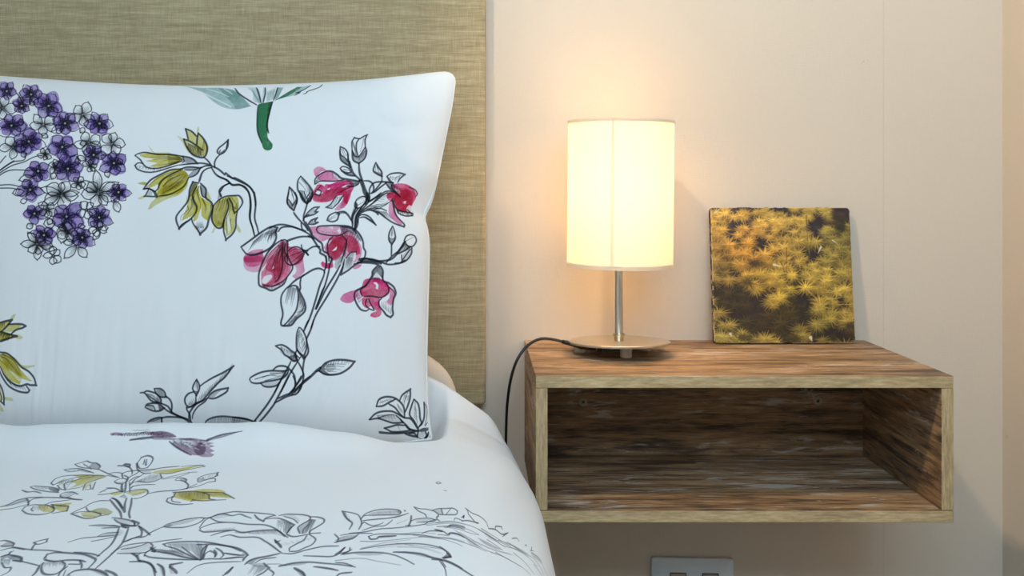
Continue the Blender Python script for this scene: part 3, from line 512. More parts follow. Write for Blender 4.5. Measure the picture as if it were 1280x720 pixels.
# ---------------------------------------------------------------- DUVET
cur[0]=DUVET_ART
S(130,530,7.11)
F("50,80 110,72 200,85 290,75 370,70 440,75 520,68 600,80 640,105 600,120 520,125 420,130 380,130 420,105 330,95 260,105 150,100 60,95","m",.75); F("410,75 520,70 630,95 640,115 520,118 440,110","m2",.5); F("420,135 520,120 640,125 760,115 840,130 880,150 900,190 910,230 880,270 780,272 640,220 570,165 600,180 620,150 540,150 430,155","m",.72); F("620,150 760,135 860,175 880,260 800,268 670,215","m2",.12); F("640,120 800,110 920,125 1060,75 1230,60 1080,95 960,125 900,135 720,130","m3",.7)
F("215,150 330,130 420,128 420,145 330,152 240,155","k",.75)
F("860,120 950,128 915,148 985,160 935,172 990,195 940,212 992,240 945,252 985,268 955,288 860,284 800,240","m",.72)
for k in range(60):
    t=rnd.random(); x=60+t*520; y=85+t*8+rnd.uniform(-16,20)*(.5+.6*t); L([(x,y),(x+24,y-5+rnd.uniform(-5,5))],1.1,.3,.45,rnd.choice(['m','m3']))
for k in range(70):
    t=rnd.random(); f=rnd.uniform(-1,1); x=600+t*330; y=148+t*62+f*(16+58*t); L([(x,y),(x+50,y+10+f*16)],1.2,.4,.22,'m3')
for k in range(34):
    t=rnd.random(); f=rnd.uniform(-.9,.9); x=620+t*300; y=150+t*58+f*(14+54*t); L([(x,y),(x+40,y+8+f*12)],.9,.3,.5,'w')
for k in range(20): L([(150+k*15,82+rnd.uniform(-4,4)),(138+k*15,104+rnd.uniform(-5,8))],1.3,.4,.85)
for k in range(14): L([(165+k*15,92+rnd.uniform(-3,3)),(158+k*15,112+rnd.uniform(-4,6))],1.2,.4,.7,'w')
L("215,150 330,130 430,125 520,122",1.8,.8); L("570,165 640,215 780,275",1.6); L("920,125 1060,75 1230,62",2,.8)
for k in range(8): L([(250+k*18,55-k*.5+rnd.uniform(-4,4)),(280+k*18,62)],.6,.3,.4)
# yellow plant
S(0,565)
F("720,235 860,222 1000,225 1080,240 960,280 850,320 690,370 760,320 700,300 800,260","y",.8); F("850,330 940,300 850,380","y",.6); F("560,310 640,280 600,330","y",.4)
L("1075,240 960,235 800,230 650,240 560,265 510,310 530,330 580,310 640,285 760,255 880,238",1.7); L("570,330 600,370 650,380 640,330 660,310 800,270 950,245",1.6); L("650,380 800,355 830,335",1.4); L("830,385 850,330 880,310 1060,250",1.6); L("850,380 930,370 960,300",1.5); L("905,330 910,370",1.1); H("560,310 640,270",8,30,-10,.8,.55); H("600,300 740,270",12,-20,45,.8,.6); H("1060,240 880,240",10,-90,45,.8,.5); L("800,260 700,320 660,370",1.1,.5,.6)
L("740,120 770,140 830,155 900,160 980,170 1000,140 960,110 900,105 860,90 820,100 770,115 740,120",1.7); F("880,150 910,110 990,120 990,165","k",.5); H("820,110 900,150",10,15,25,.9,.6); L("990,170 1040,195 1120,230 1200,255",1.7)
L("635,178 700,168 790,165 870,185 940,210",1.7); L("635,178 680,195 760,190 830,175",1.4); F("760,170 830,170 930,205 850,200","k",.5); H("680,175 800,175",10,-15,15,.8,.5)
L("1080,220 1140,205 1200,205 1240,215",1.6); L("1080,235 1180,255",1.6)
L("300,350 340,342 430,348 520,355 580,375 575,405 500,400 400,385 340,370 300,350",1.7); F("480,355 580,375 570,405 500,385","k",.75); H("340,350 480,360",8,25,18,.8,.5); L("220,380 270,400 340,395 410,412",1.7); F("230,382 330,400 260,405","k",.35)
L("600,430 640,410 720,402 780,425",1.8); L("600,430 610,450 660,455 740,425",1.6); F("600,440 700,405 750,410 650,450","k",.35); L("660,455 720,470 820,480",2.2); F("680,440 740,470 820,480 720,478","k",.5)
L("280,500 340,465 430,455 520,455 600,458 700,465",1.9); L("0,545 90,520 170,480 260,460 300,455 420,450",1.9); F("0,550 120,500 260,465 280,510 240,500 120,530","k",.4); L("260,460 285,490 280,530",1.7); L("0,575 120,560 240,530 290,520",1.2); H("60,540 250,480",16,35,-8,.8,.5)
# lower left yellow blossoms
F("380,530 480,525 530,560 530,600 440,600 390,570","y",.7); F("500,520 700,505 710,520 680,540 670,590 600,590 540,560","y",.75); L("220,580 250,545 330,525 440,525 520,500 700,480",1.6); L("220,580 270,615 360,628 450,620 520,600 540,570 500,540 450,525",1.8); L("540,560 520,525 640,540 680,545 665,590 600,600 520,615",1.7); H("320,545 480,530",10,-8,45,.8,.6); L("330,545 310,570 330,590",1); H("560,530 660,520",9,-5,28,.8,.5)
F("910,590 980,565 1060,565 1130,600 1080,635 1000,620","y3",.8); F("800,610 900,600 990,615 990,640 900,660 830,645","y",.65); L("705,618 780,580 850,550 900,520 990,490 1090,488",1.7); L("705,618 760,640 850,665 930,660 990,640 1005,620 930,600 880,590 860,555",1.7); L("720,620 800,600 900,600",1.1); F("705,618 770,600 790,640","k",.15); L("1000,640 1060,630 1110,615",1.1,.6); H("810,640 960,650",12,15,-12,.8,.5)
# right part of plant
S(140,565)
L("55,135 120,135 180,150 210,190 210,220",1.8); F("110,115 180,120 185,155 140,145","k",.7); L("60,130 100,135 130,115 180,120 180,150",1.7)
L("250,110 290,60 350,45 405,60 400,100 360,150 290,160 250,110",1.8); L("315,120 325,80 340,130",1); L("345,75 350,130",1); L("250,110 260,160 280,190",2.8,2); L("120,260 110,220 150,195 220,185 280,180 350,175 440,170",2); L("280,190 250,215 200,240 165,265",2); L("280,185 330,210 400,210",1.6); 
F("400,205 480,175 600,165 720,150 850,130 930,125 820,150 700,190 560,215 450,212","y",.85); L("300,180 420,168 520,150 680,135",1.9); L("700,140 800,130 900,125 930,138 820,160 700,185 600,210 500,212",1.4); F("300,185 400,185 400,210 330,205","k",.25)
L("30,295 80,270 140,265 160,290 110,320 60,315 30,295",1.8); F("30,300 100,300 140,290 110,320 70,315","k",.5); L("110,320 105,360 115,400",2.6); L("150,290 145,340 135,400",2.2); L("130,230 170,255 160,290",1.8); L("180,290 240,250 280,240",2); L("190,330 240,270 290,240 330,215",1.9); L("185,300 185,400",2.2); L("195,320 260,290 350,300 430,290 510,260 500,230 490,210",1.7); F("250,290 350,260 480,225 510,255 430,292 330,302","k",.28); H("260,285 400,225 480,220",18,-20,40,.85,.5); L("520,260 640,235 760,205 860,198",1.3); L("520,270 680,245 780,210",1.1)
L("190,370 220,340 300,325 440,322",1.7); L("200,350 280,325",1.5)
L("640,280 660,262 710,258 750,275 740,300 700,285 645,285",1.7); F("680,265 750,270 740,298 700,285","k",.5); L("735,295 765,330 750,365 700,375",2); L("360,415 450,395 560,385 640,382 720,370 780,350 850,320",1.9)
L("860,300 870,260 940,230 1060,208 1055,240 1000,260 930,280 890,300 860,300",1.7); L("1060,210 1030,250",2.2); L("930,285 980,270 1030,268 1030,295 960,305 910,325 850,345 770,362",1.6); F("870,262 920,250 930,285 870,300","k",.45); H("900,255 1030,225",8,5,28,.8,.5)
# right yellow flower
F("650,395 800,390 870,375 1000,372 1110,390 1130,430 1200,465 1100,460 980,450 960,490 850,490 760,490 640,460 620,440","y",.85); F("660,400 780,400 940,420 960,470 800,480 680,450","y3",.5); L("610,400 640,400 800,395 900,405 1100,410",1.9); L("640,400 610,450 560,460 545,490 590,515 680,525 800,518",1.8); L("600,440 600,490 680,505",1.2); L("900,410 960,430 965,470 1020,480",1.8); L("1100,410 1160,440 1215,472",1.8); L("780,500 800,480 900,490 1000,485 1130,480",1.5); H("660,400 930,410",20,-12,45,.8,.55); H("960,420 1100,420",9,40,25,.8,.5); F("605,395 650,395 620,450","k",.5); F("780,495 810,480 830,490","k",.5)
# small centre yellow
F("-10,410 60,398 120,400 80,425 0,432","y",.7); F("140,410 220,385 330,372 350,400 250,430 180,425","y",.75); L("-140,430 -40,420 60,400 120,395",1.6); L("120,410 200,385 330,370 365,395 340,430 260,462 215,465",1.8); F("80,450 120,425 150,440 140,465","k",.45); L("80,450 130,425",1.6); H("200,440 330,400",12,15,-15,.8,.5); L("-50,360 40,365 110,400",1.8); L("-120,410 -40,370 20,365",1.6); F("-150,410 -50,375 -60,395","k",.25)
# main stem
L("150,460 130,520 125,595 100,560 60,500 30,470 0,460",2.3); L("200,460 190,530 170,610 180,660",2.2); L("-20,475 40,550 80,600 95,655",2.2); L("0,460 60,490 110,560",2)
S(140,630)
L("0,135 100,145 190,165 225,190 215,215 150,205 70,185 20,150",1.8); F("20,140 120,150 210,185 150,200 70,180","k",.25); L("90,200 150,215 240,215 265,190 200,160",2.4); L("95,210 140,235 170,230",2); L("225,185 235,215",2); F("90,205 170,210 170,235 100,235","k",.55)
L("-25,215 20,212 90,225",1.6); F("-230,215 -60,210 90,225 60,240 -100,232","k",.3); L("-230,215 -100,208 60,220",1.5); L("-100,240 0,235 80,232",1.3); L("-440,380 -300,340 -140,325 60,310",1.3); L("-140,320 -60,290 70,280",1.4); F("-140,320 0,285 80,280 20,320 -100,330","k",.28); L("-200,370 -60,345 30,325",1.1)
L("70,240 50,310 0,400 -80,470 -140,520",2.3); L("165,240 140,320 100,400 0,500 -100,590 -155,640",2.3); L("265,215 300,270 295,320 260,325 130,380",2); L("265,215 340,270 385,310",2); L("120,375 220,340 330,325 380,290 450,255 500,235",1.9); F("90,250 120,280 80,320 60,310","k",.2)
L("500,235 550,205 640,180 740,155 860,140 920,145 880,180 830,205 720,235 600,238 520,232",1.8); F("510,232 600,190 720,160 860,150 760,190 640,215","k",.3); F("500,235 570,205 610,215 560,235","k",.5); L("920,145 980,135",2.2)
L("0,490 120,420 240,395 370,385 400,400 410,430 340,480 200,490 60,490",1.5); L("100,450 240,430 370,385",1.2); F("40,480 200,440 400,400 400,440 260,480","k",.15); H("130,430 380,400",14,-40,18,.8,.4); L("390,385 460,375 540,365 700,350",1.4); L("200,490 250,520 270,560 290,575",2); L("250,520 290,490",2); L("180,575 290,575 370,590 410,640 430,720",2); F("200,485 270,500 270,560","k",.4); L("270,560 330,575 400,620 440,690",1.6)
# big flower with pleated petals
L("330,520 340,490 420,440 440,430",1.8); L("330,510 380,530 500,545 640,555 760,560 860,560",1.8); L("410,470 480,480 600,500 700,530 850,560",1.7); L("540,420 520,400 600,385 760,380 940,385 1080,405 1200,430 1290,470",2); L("540,420 640,450 720,490 860,560",1.5); L("700,430 760,480 860,555",1.3); L("940,420 900,470 880,560",2.2,3); L("960,410 930,460 900,550",1.6); L("860,560 980,550 1100,550 1290,530",1.6); L("910,550 930,500 980,470 1020,490 1030,530",1.6); L("1020,460 1040,500 1020,530",2.2); L("1040,440 1090,470 1110,510 1080,540",1.8); L("1120,490 1200,500 1290,510",1.4)
F("420,440 560,460 700,480 860,560 700,540 500,490 430,470","k",.35); F("530,400 660,390 860,400 940,420 880,500 870,550 800,480 640,430","k",.25); F("940,415 960,420 900,550 880,550","k",.5)
H("560,400 900,400",26,30,90,.85,.4); H("420,450 640,470",16,80,40,.85,.45); H("900,440 860,550",10,-40,-60,.85,.45); L("390,430 430,470 400,470",2.2); F("400,440 450,460 430,490 390,470","k",.5)
L("570,640 580,610 700,590",2.2); F("560,610 620,600 600,650 640,690 580,700","k",.35); L("570,630 620,670 640,700",2.4); L("450,600 500,640 520,720",2); F("460,600 520,640 530,720 500,720","k",.35); L("740,700 850,620 1000,590 1280,575",1.3); L("1190,640 1150,690 1100,720",2.6,2)
# top petals group
S(280,630)
L("-250,240 -200,170 -150,140 -60,110 0,105 70,120 150,105 210,125 270,145",1.8); L("-145,140 -80,110 0,95 100,80 200,85 330,92 480,105 515,118",1.8); L("300,110 340,150 395,172 420,140 500,115",2.2); L("-150,140 -60,180 100,190 240,205 400,208 500,235 560,270 620,310 650,330",1.8); L("-240,260 -230,240 -120,200 20,185",1.6); L("-250,265 -190,285 -60,275 50,265 100,265",1.9); F("-150,140 -90,110 40,115 30,130 -80,150","k",.2)
L("100,260 180,285 300,270 430,260 540,262 620,320",2.1); L("-130,320 -60,295 20,275 100,262",1.7); L("-30,330 60,310 160,330 330,330 420,370 500,420 560,470 590,490",1.7); F("100,265 240,285 460,262 560,290 640,330 500,300 300,300","k",.25); F("420,370 520,430 590,490 500,440","k",.35); H("-200,280 100,250",26,10,-14,.8,.5); H("100,280 560,265",30,20,18,.85,.5)
L("420,150 520,140 600,155 680,190 710,205 660,260 640,290 660,310 720,320 850,300",1.9); F("560,150 690,195 640,290 600,270 620,200","k",.45); H("540,160 680,195",14,-10,90,.9,.6); L("710,205 670,240 650,280",1.6); L("550,115 620,100 700,100 800,105 870,125 860,160 790,200 750,235 770,290",1.9); F("560,115 680,105 760,150 750,190 690,150","k",.2); L("600,120 700,150 750,190",1.3); L("870,125 950,130 1010,150 1010,185 950,225 880,265 870,300",2); F("870,150 900,170 860,250 830,290 770,290 755,230 800,200","k",.42); H("870,150 930,160",12,-60,130,.9,.6); L("800,290 810,250 860,200",1.4); L("870,300 930,345 890,400 820,430 740,465 660,470",1.8); L("660,460 670,430 740,390 810,355 840,310",1.9); L("520,360 560,400 580,430",2.6); L("515,350 530,380 570,360",1.8); F("520,350 580,400 590,430 540,390","k",.45); L("600,490 700,490 850,450 1000,420 1160,415",1.7); L("880,290 980,285",1.2)
H("560,420 900,340",16,-25,-18,.8,.3)
# long arching leaves
L("-270,410 -100,405 40,420 140,440 210,480 235,510 200,540 180,570",2.1); L("0,490 120,510 200,510",1.5); L("0,545 120,530 190,530",1.3); F("180,480 240,510 190,570 170,560","k",.4); L("560,490 430,520 320,540 240,570 200,605",2.2); F("200,600 260,560 420,525 320,560 280,600","k",.5); L("300,590 380,550 520,530",1.6); F("230,600 380,590 430,640 330,690 280,720 330,640","k",.35); L("390,590 440,640 380,690 320,720",2); L("0,700 70,640",2.6); L("440,650 490,690 480,720",1.6); H("280,610 420,620",14,-60,80,.9,.45)
L("550,620 700,590 850,580 1000,590 1150,600 1290,620",2.4,1.6); F("550,620 700,592 850,585 760,610","k",.45); L("700,640 780,680 820,720",2.6); F("690,640 800,680 820,720 780,720","k",.4); L("900,625 1050,640 1150,660",2); F("920,625 1060,635 1140,660 1020,650","k",.4); L("1140,720 1180,690 1290,680",2); L("800,515 950,520 1080,520 1160,490 1220,430",1.6); L("1170,470 1220,430",2.4); L("1160,490 1250,470 1290,450",1.4); L("430,600 550,600 620,620",1.4,.7,.6)
# leaf cluster right (fish-like foliage)
S(420,620)
L("75,145 100,150 180,165 240,185 265,225 280,210",1.6); L("75,145 110,205 150,240 180,270 150,330",2); F("85,148 110,150 130,210 170,250 130,240 100,190","k",.5); L("265,225 275,270 245,330",2); H("90,160 150,250",10,25,-5,.8,.5)
L("270,220 310,175 400,140 520,122 640,128 665,150 640,175 520,180 400,185 310,190 270,220",1.8); F("340,170 500,130 650,135 640,170 500,178","k",.22); H("350,165 640,135",22,20,25,.8,.45); F("640,125 670,150 650,170 635,150","k",.55); F("695,125 715,130 710,145 695,140","k",.8); L("290,240 420,225 560,210 680,180 735,160",1.9); F("560,215 680,180 735,160 640,205","k",.45); L("270,280 300,255 380,290 470,270 490,255",1.4); L("280,340 400,300 500,290 560,250 580,230",1.5); L("760,185 750,240 725,295",2.2); L("700,290 740,290",2.2); L("750,245 800,225 900,220 960,245 930,260 800,260",1.7); F("770,240 860,225 950,245 860,255","k",.25); L("620,270 720,230",.9,.5,.5)
L("790,95 840,115 900,125 960,150 990,190 970,215",1.5); L("790,95 830,140 880,175 890,210",1.6); L("940,140 1000,125 1060,130 1150,135 1195,165 1180,200 1100,200 990,190",1.9); L("1020,130 1025,190",2); L("1120,140 1060,195",2); F("950,140 1025,130 1025,190 985,185","k",.35); L("990,260 970,230 990,205",1.5); L("1240,235 1270,215 1265,240",2); L("1150,265 1170,240 1260,270",1.4)
L("150,370 300,355 450,325 600,315 750,300 860,285 900,260 960,240",1.6); L("0,460 60,445 180,420 240,380",2); F("0,440 80,400 220,385 180,430 60,455","k",.4); L("0,375 40,420 20,460",1.7); L("60,390 200,370 380,370",1.4); L("340,400 420,380 560,380 700,390 800,400 960,445",1.6); L("340,400 360,430 420,425 450,405 600,400",2.2); F("430,400 600,398 600,410 450,420","k",.6); L("260,450 420,455 560,445 700,435 860,425",1.4,.8,.7)
L("940,350 960,360 1000,380",2); F("930,345 960,350 1010,375 980,385","k",.4); L("830,385 900,365 1010,380 1060,410 1100,395 1200,405 1280,430",1.8); F("1060,410 1110,395 1090,420","k",.6); L("960,320 1100,325 1280,350",1.5); L("1060,330 1120,310 1280,330",1.6); F("1060,325 1120,315 1100,335","k",.5)
for s in ["750,400 900,440 1050,470 1260,515","800,420 960,440 1100,450 1280,470","860,290 1000,270 1140,275 1280,300","880,300 1020,290 1160,300 1280,320","640,385 800,375 940,400"]: L(s,1.3,.8,.65)
L("250,530 400,505 560,490 720,490 860,510 980,550 1060,590 1110,625",1.5); L("260,520 500,470 720,450",1.1,.6,.5); L("0,580 60,545 100,510",2.2); L("60,580 140,545 150,510",1.7); L("80,575 240,560 440,570 560,600 660,650 740,700",2.3,1.4); F("180,570 360,562 480,580 420,595 260,590","k",.35); L("560,570 680,580 800,600 900,640 1000,660",2.4); F("570,570 680,572 860,620 1000,655 860,640 700,595","k",.45); L("1000,640 1110,625 1050,595",2); F("1000,640 1060,600 1115,625","k",.45); L("980,660 1060,720",2.2); L("1010,655 1140,680 1280,720",1.6); L("0,660 100,670 200,710",1.5); L("0,640 240,620 420,660 620,705",1.3,.8,.6); H("600,480 1000,560",20,-60,-10,.9,.3)
for s in ["420,520 640,510 860,550 1000,610","600,520 800,540 960,600"]: L(s,1,.5,.4)
# right cascade over the edge
S(540,620,7.2)
L("295,122 320,150 325,175 370,220 400,245",1.7); L("295,122 360,165 440,190 500,230 530,285",1.5); L("250,240 330,235 400,245 430,250",1.8); L("265,205 280,190 275,215",2); F("390,240 430,240 415,258","k",.6); L("530,285 590,290 650,330 690,320",2); L("590,285 595,262 640,265 650,290",1.8); L("655,350 700,315",1.9); L("730,370 765,370 785,400",1.5); F("825,435 845,435 840,452","k",.75); L("885,460 880,495",1.9); L("870,490 900,500",1.4)
for s in ["0,250 120,250 260,265 400,290 500,330 600,390 680,450","60,300 200,315 340,340 440,350","100,295 140,285 260,300 440,345","0,370 100,380 130,355 240,365 380,420 480,460 560,490","0,400 160,415 280,430 400,450 520,485","140,360 300,390 420,440","430,300 560,360 660,430 780,480 860,550","500,330 640,400 740,460 830,530 930,640","560,490 660,530 740,590 830,670 870,720","600,490 700,560 800,640","690,400 800,490 900,570 960,650 990,720","740,500 820,590 880,680 900,710","880,510 950,570 990,640 1030,720","900,620 950,690 970,720","0,320 40,330","620,380 760,450 850,520","460,290 600,360 720,440","520,380 620,440 660,475"]: L(s,1.5,.8,.7)
F("420,370 520,400 660,470 600,460 500,420","k",.45); F("700,400 800,480 850,540 760,470","k",.35); F("280,380 400,410 470,460 360,440","k",.3); F("870,500 960,570 980,620 900,560","k",.3); F("90,380 140,360 120,378","k",.5); F("450,290 560,350 640,410 540,370","k",.25); F("40,340 60,335 20,350","k",.5)
L("0,480 120,540 140,565 50,580",1.9); L("-60,590 60,600 240,640 440,720",2); L("0,600 80,660 120,720",2); F("10,580 80,550 140,565 60,585","k",.4)
H("150,320 700,500",40,70,35,.8,.3)
# left bottom
S(0,630)
L("0,370 60,370 130,395 120,420 40,425 0,420",1.7); F("60,385 140,395 120,425 0,420","k",.45); L("0,465 120,440 240,460",1.5); L("120,430 300,460 480,465 620,480",1.6); L("310,460 330,420 350,400 330,385",2); L("330,385 400,365 470,350 460,380 400,400 350,405",1.6); L("100,480 80,510 0,530",2); L("130,470 100,490",1.6); F("0,530 80,505 200,540 205,580 130,570 60,540 0,570","k",.6); L("100,515 200,540 205,580 120,570",2.2); H("0,560 100,560",10,-10,50,.9,.5); L("210,580 300,600 390,620",1.4); L("10,590 40,640 100,640 80,680 0,720",1.5); L("390,620 360,680 320,720",2.3); L("390,620 430,590",1.6)
L("440,545 470,505 560,485 700,490 840,500 930,530 960,560 890,640",2.2); L("740,480 900,490 1000,515",1.7); F("425,545 470,510 480,560 640,570 740,560 540,580 450,575","k",.5); L("440,560 540,575 680,560 800,560 860,575",2); L("800,560 820,600 820,640",1.8); L("430,590 410,640 430,690 500,705 580,690 640,640 650,600 620,575",2); H("440,590 640,580",18,-3,35,.9,.5); L("590,720 610,680 680,620",1.6); L("640,720 660,660",1.5); L("690,700 760,665 880,650 980,660 1060,690 1090,720",2.4); F("900,650 1000,665 1080,700 1060,720 960,680","k",.45); F("660,720 700,690 720,720","k",.6); L("1060,660 1140,690 1180,720",2.2); L("690,600 800,600",1.2)
S(0,0,1)
C("544,602 547,601 549,602.5 546,603.5",1.4); L("552,612 556,613",.8)
# ------------------------------------------------------------------ printing ink on cloth
INK={'k':srgb(20,36,58),'w':(1,1,1),'v':srgb(166,142,204),'v2':srgb(148,122,192),'v3':srgb(124,98,170),'y':srgb(210,196,62),'y2':srgb(208,204,110),'y3':srgb(172,162,44),
     'p':srgb(224,44,120),'p2':srgb(228,108,164),'p3':srgb(206,40,108),'g':srgb(52,124,82),'g2':srgb(34,96,66),'t':srgb(150,190,184),'t2':srgb(120,168,160),
     'm':srgb(136,88,130),'m2':srgb(120,70,112),'m3':srgb(92,72,104)}
def terms(u,v,n): return np.stack([u**i*v**j for i in range(n+1) for j in range(n+1-i)],-1)
def seg_cover(buf,off,a,b,ra,rb,k):
    """coverage of a round-ended pen segment a-b (cells), k = cell height / cell width"""
    r=max(ra,rb)+1.5
    x0=int(max(0,math.floor(min(a[0],b[0])-r-off[0]))); x1=int(min(buf.shape[1]-1,math.ceil(max(a[0],b[0])+r-off[0])))
    y0=int(max(0,math.floor(min(a[1],b[1])-r/k-1-off[1]))); y1=int(min(buf.shape[0]-1,math.ceil(max(a[1],b[1])+r/k+1-off[1])))
    if x1<x0 or y1<y0: return
    X=np.arange(x0,x1+1)[None,:]+off[0]-a[0]; Y=(np.arange(y0,y1+1)[:,None]+off[1]-a[1])*k
    dx=b[0]-a[0]; dy=(b[1]-a[1])*k; l=dx*dx+dy*dy
    t=np.clip((X*dx+Y*dy)/l,0,1) if l>1e-9 else np.zeros_like(X*Y)
    d=np.sqrt((X-t*dx)**2+(Y-t*dy)**2); w=ra+(rb-ra)*t
    m=max(1.0,k)
    c=np.clip((w-d)/m+.5,0,1)*np.minimum(1,2.5*w/m+.2)
    s=buf[y0:y1+1,x0:x1+1]; np.maximum(s,c,out=s)
def corners(q,k):
    """double the points where a pen line turns sharply, so leaf tips stay pointed"""
    out=[q[0]]
    for i in range(1,len(q)-1):
        a=(q[i]-q[i-1])*[1,k]; b=(q[i+1]-q[i])*[1,k]; out.append(q[i])
        if np.dot(a,b)<.32*np.linalg.norm(a)*np.linalg.norm(b): out.append(q[i]+1e-4)
    return np.array(out+[q[-1]])
def print_cloth(ops,lay,shape,pen,k=1.0,seed=3,soft=1.0,black=None):
    """lay: image pixels -> cell coordinates (x, y); pen: cells per unit of pen width"""
    ny,nx=shape; img=np.ones((ny,nx,3)); rng=np.random.default_rng(seed)
    yy,xx=np.mgrid[0:ny,0:nx]
    wash=.5*vnoise(xx/30.,yy*k/30.,31)+.35*vnoise(xx/10.,yy*k/10.,32)+.25*vnoise(xx/3.5,yy*k/3.5,33)
    for typ,p,w0,w1,al,col in ops:
        q=lay(np.array(p,float))
        if not np.isfinite(q).all(): continue
        lo=q.min(0)-6; hi=q.max(0)+6
        if hi[0]<0 or hi[1]<0 or lo[0]>nx or lo[1]>ny: continue
        ln=np.linalg.norm(np.diff(q*[1,k],axis=0),axis=1).sum()
        if ln>2.5*nx: continue
        x0,y0=max(0,int(lo[0])),max(0,int(lo[1])); x1,y1=min(nx,int(hi[0])+1),min(ny,int(hi[1])+1)
        if x1<=x0 or y1<=y0: continue
        n=int(np.clip(ln/1.4,4,420))
        closed=typ in 'CF'
        if closed and len(q)>2: c=crspline(corners(np.vstack([q,q[:1]]),k),n+len(q)*2)
        elif len(q)>2: c=crspline(corners(q,k),n)
        else: c=q
        ink=np.array(INK[col]); al*=soft
        if col=='k' and black is not None: ink=np.array(black)
        if typ=='F':
            X=np.arange(x0,x1)[None,:]; cov=np.zeros((y1-y0,x1-x0)); a=c; b=np.roll(c,-1,0)
            for sy in (-.33,0,.33):
                for sx in (-.33,0,.33):
                    ins=np.zeros(cov.shape,bool)
                    Y=np.arange(y0,y1)[:,None]+sy; XX=X+sx
                    for (ax,ay),(bx,by) in zip(a,b):
                        if ay==by: continue
                        r=((Y>=min(ay,by))&(Y<max(ay,by)))[:,0]
                        if r.any():
                            xi=ax+(Y[r]-ay)*(bx-ax)/(by-ay); ins[r]^=(XX<xi)
                    cov+=ins/9.
            am=al*np.clip((1.06+.5*wash[y0:y1,x0:x1]) if col!='w' else 1,0,1.3); am=np.clip(cov*am,0,1)[...,None]
        else:
            cov=np.zeros((y1-y0,x1-x0)); m=len(c)
            f=np.linspace(0,1,m); wd=(w0+(w1-w0)*f)*pen*(.5 if w0>1.25 else .62)
            if typ=='L' and w0==w1 and w0>1.2: wd=wd*np.clip(.72+.5*np.sin(f*PI)**.6,0,1.1)
            for i in range(m-1): seg_cover(cov,(x0,y0),c[i],c[i+1],wd[i],wd[i+1],k)
            am=np.clip(al*cov,0,1)[...,None]
        s=img[y0:y1,x0:x1]
        img[y0:y1,x0:x1]=s*(1-am)+am*(1.0 if col=='w' else s*ink)
    return img
BULB,CEIL,DAY,EXPO=610.,118.,25.5,0.1
# ------------------------------------------------------------------ materials of the place
def m_wall(name,col):
    t=NT(name); b=t.bsdf(Roughness=.85); b.inputs['Specular IOR Level'].default_value=.2
    v=t.coord(); w1=t.noise(t.coord((900,900,60)),1,2); w2=t.noise(t.coord((60,60,900)),1,2); h=t.math('ADD',w1,w2)
    sp=t.noise(v,34,3); blot=t.noise(v,2.2,3)
    c=t.mix(t.math('MULTIPLY',h,.16),col,tuple(x*.72 for x in col)); c=t.mix(t.math('MULTIPLY',blot,.22),c,tuple(x*.86 for x in col))
    spk=t.ramp(sp,[(.0,(1,1,1)),(.235,(.55,.5,.45)),(.25,(1,1,1))]); c=t.mix(.35,c,spk,'MULTIPLY')
    # paper joint: a hairline running up the wall
    xyz=t.n('ShaderNodeSeparateXYZ'); t.l(v,xyz.inputs[0])
    d=t.math('ABSOLUTE',t.math('SUBTRACT',xyz.outputs[0],.7205)); j=t.math('LESS_THAN',d,.0007); c=t.mix(t.math('MULTIPLY',j,.16),c,(.25,.21,.17))
    t.l(c,b.inputs['Base Color']); t.bump(h,b,.30,.0011); return t.m
def m_wood(name,axis):
    """weathered oak laminate, grain along axis 0 = x, 1 = y, 2 = z"""
    t=NT(name); b=t.bsdf(Roughness=.55); b.inputs['Specular IOR Level'].default_value=.3
    sc=[78,78,78]; sc[axis]=6.5; s2=[420,420,420]; s2[axis]=30; s3=[88,88,88]; s3[axis]=15; s4=[20,20,20]; s4[axis]=4.5
    a=t.noise(t.coord(sc),1,6,.62,.6); f=t.noise(t.coord(s2),1,4,.6,.2); p=t.noise(t.coord(s3),1,5,.68,.8); big=t.noise(t.coord(s4),1,3,.5,.5)
    g=t.math('ADD',t.math('MULTIPLY',a,.52),t.math('ADD',t.math('MULTIPLY',f,.3),t.math('MULTIPLY',big,.3)))
    c=t.ramp(g,[(.36,srgb(42,37,35)),(.47,srgb(84,68,56)),(.56,srgb(145,114,83)),(.66,srgb(184,150,112)),(.78,srgb(124,100,77))])
    worn=t.ramp(t.math('MULTIPLY',p,t.math('ADD',big,.55)),[(.60,(0,0,0)),(.70,(1,1,1))])
    c=t.mix(t.math('MULTIPLY',worn,.62),c,srgb(200,196,188)); dk=t.ramp(p,[(.30,(1,1,1)),(.38,(0,0,0))]); c=t.mix(t.math('MULTIPLY',dk,.7),c,srgb(40,33,31))
    t.l(c,b.inputs['Base Color']); t.bump(g,b,.25,.0006); return t.m
def m_edge(name,axis):
    t=NT(name); b=t.bsdf(Roughness=.6); sc=[330,330,330]; sc[axis]=40; s2=[70,70,70]; s2[axis]=12
    a=t.noise(t.coord(sc),1,4,.7); p=t.noise(t.coord(s2),1,3,.6)
    g=t.math('ADD',t.math('MULTIPLY',a,.6),t.math('MULTIPLY',p,.4))
    c=t.ramp(g,[(.3,srgb(126,106,76)),(.5,srgb(180,157,117)),(.68,srgb(214,194,152))]); t.l(c,b.inputs['Base Color']); t.bump(a,b,.2,.0004); return t.m
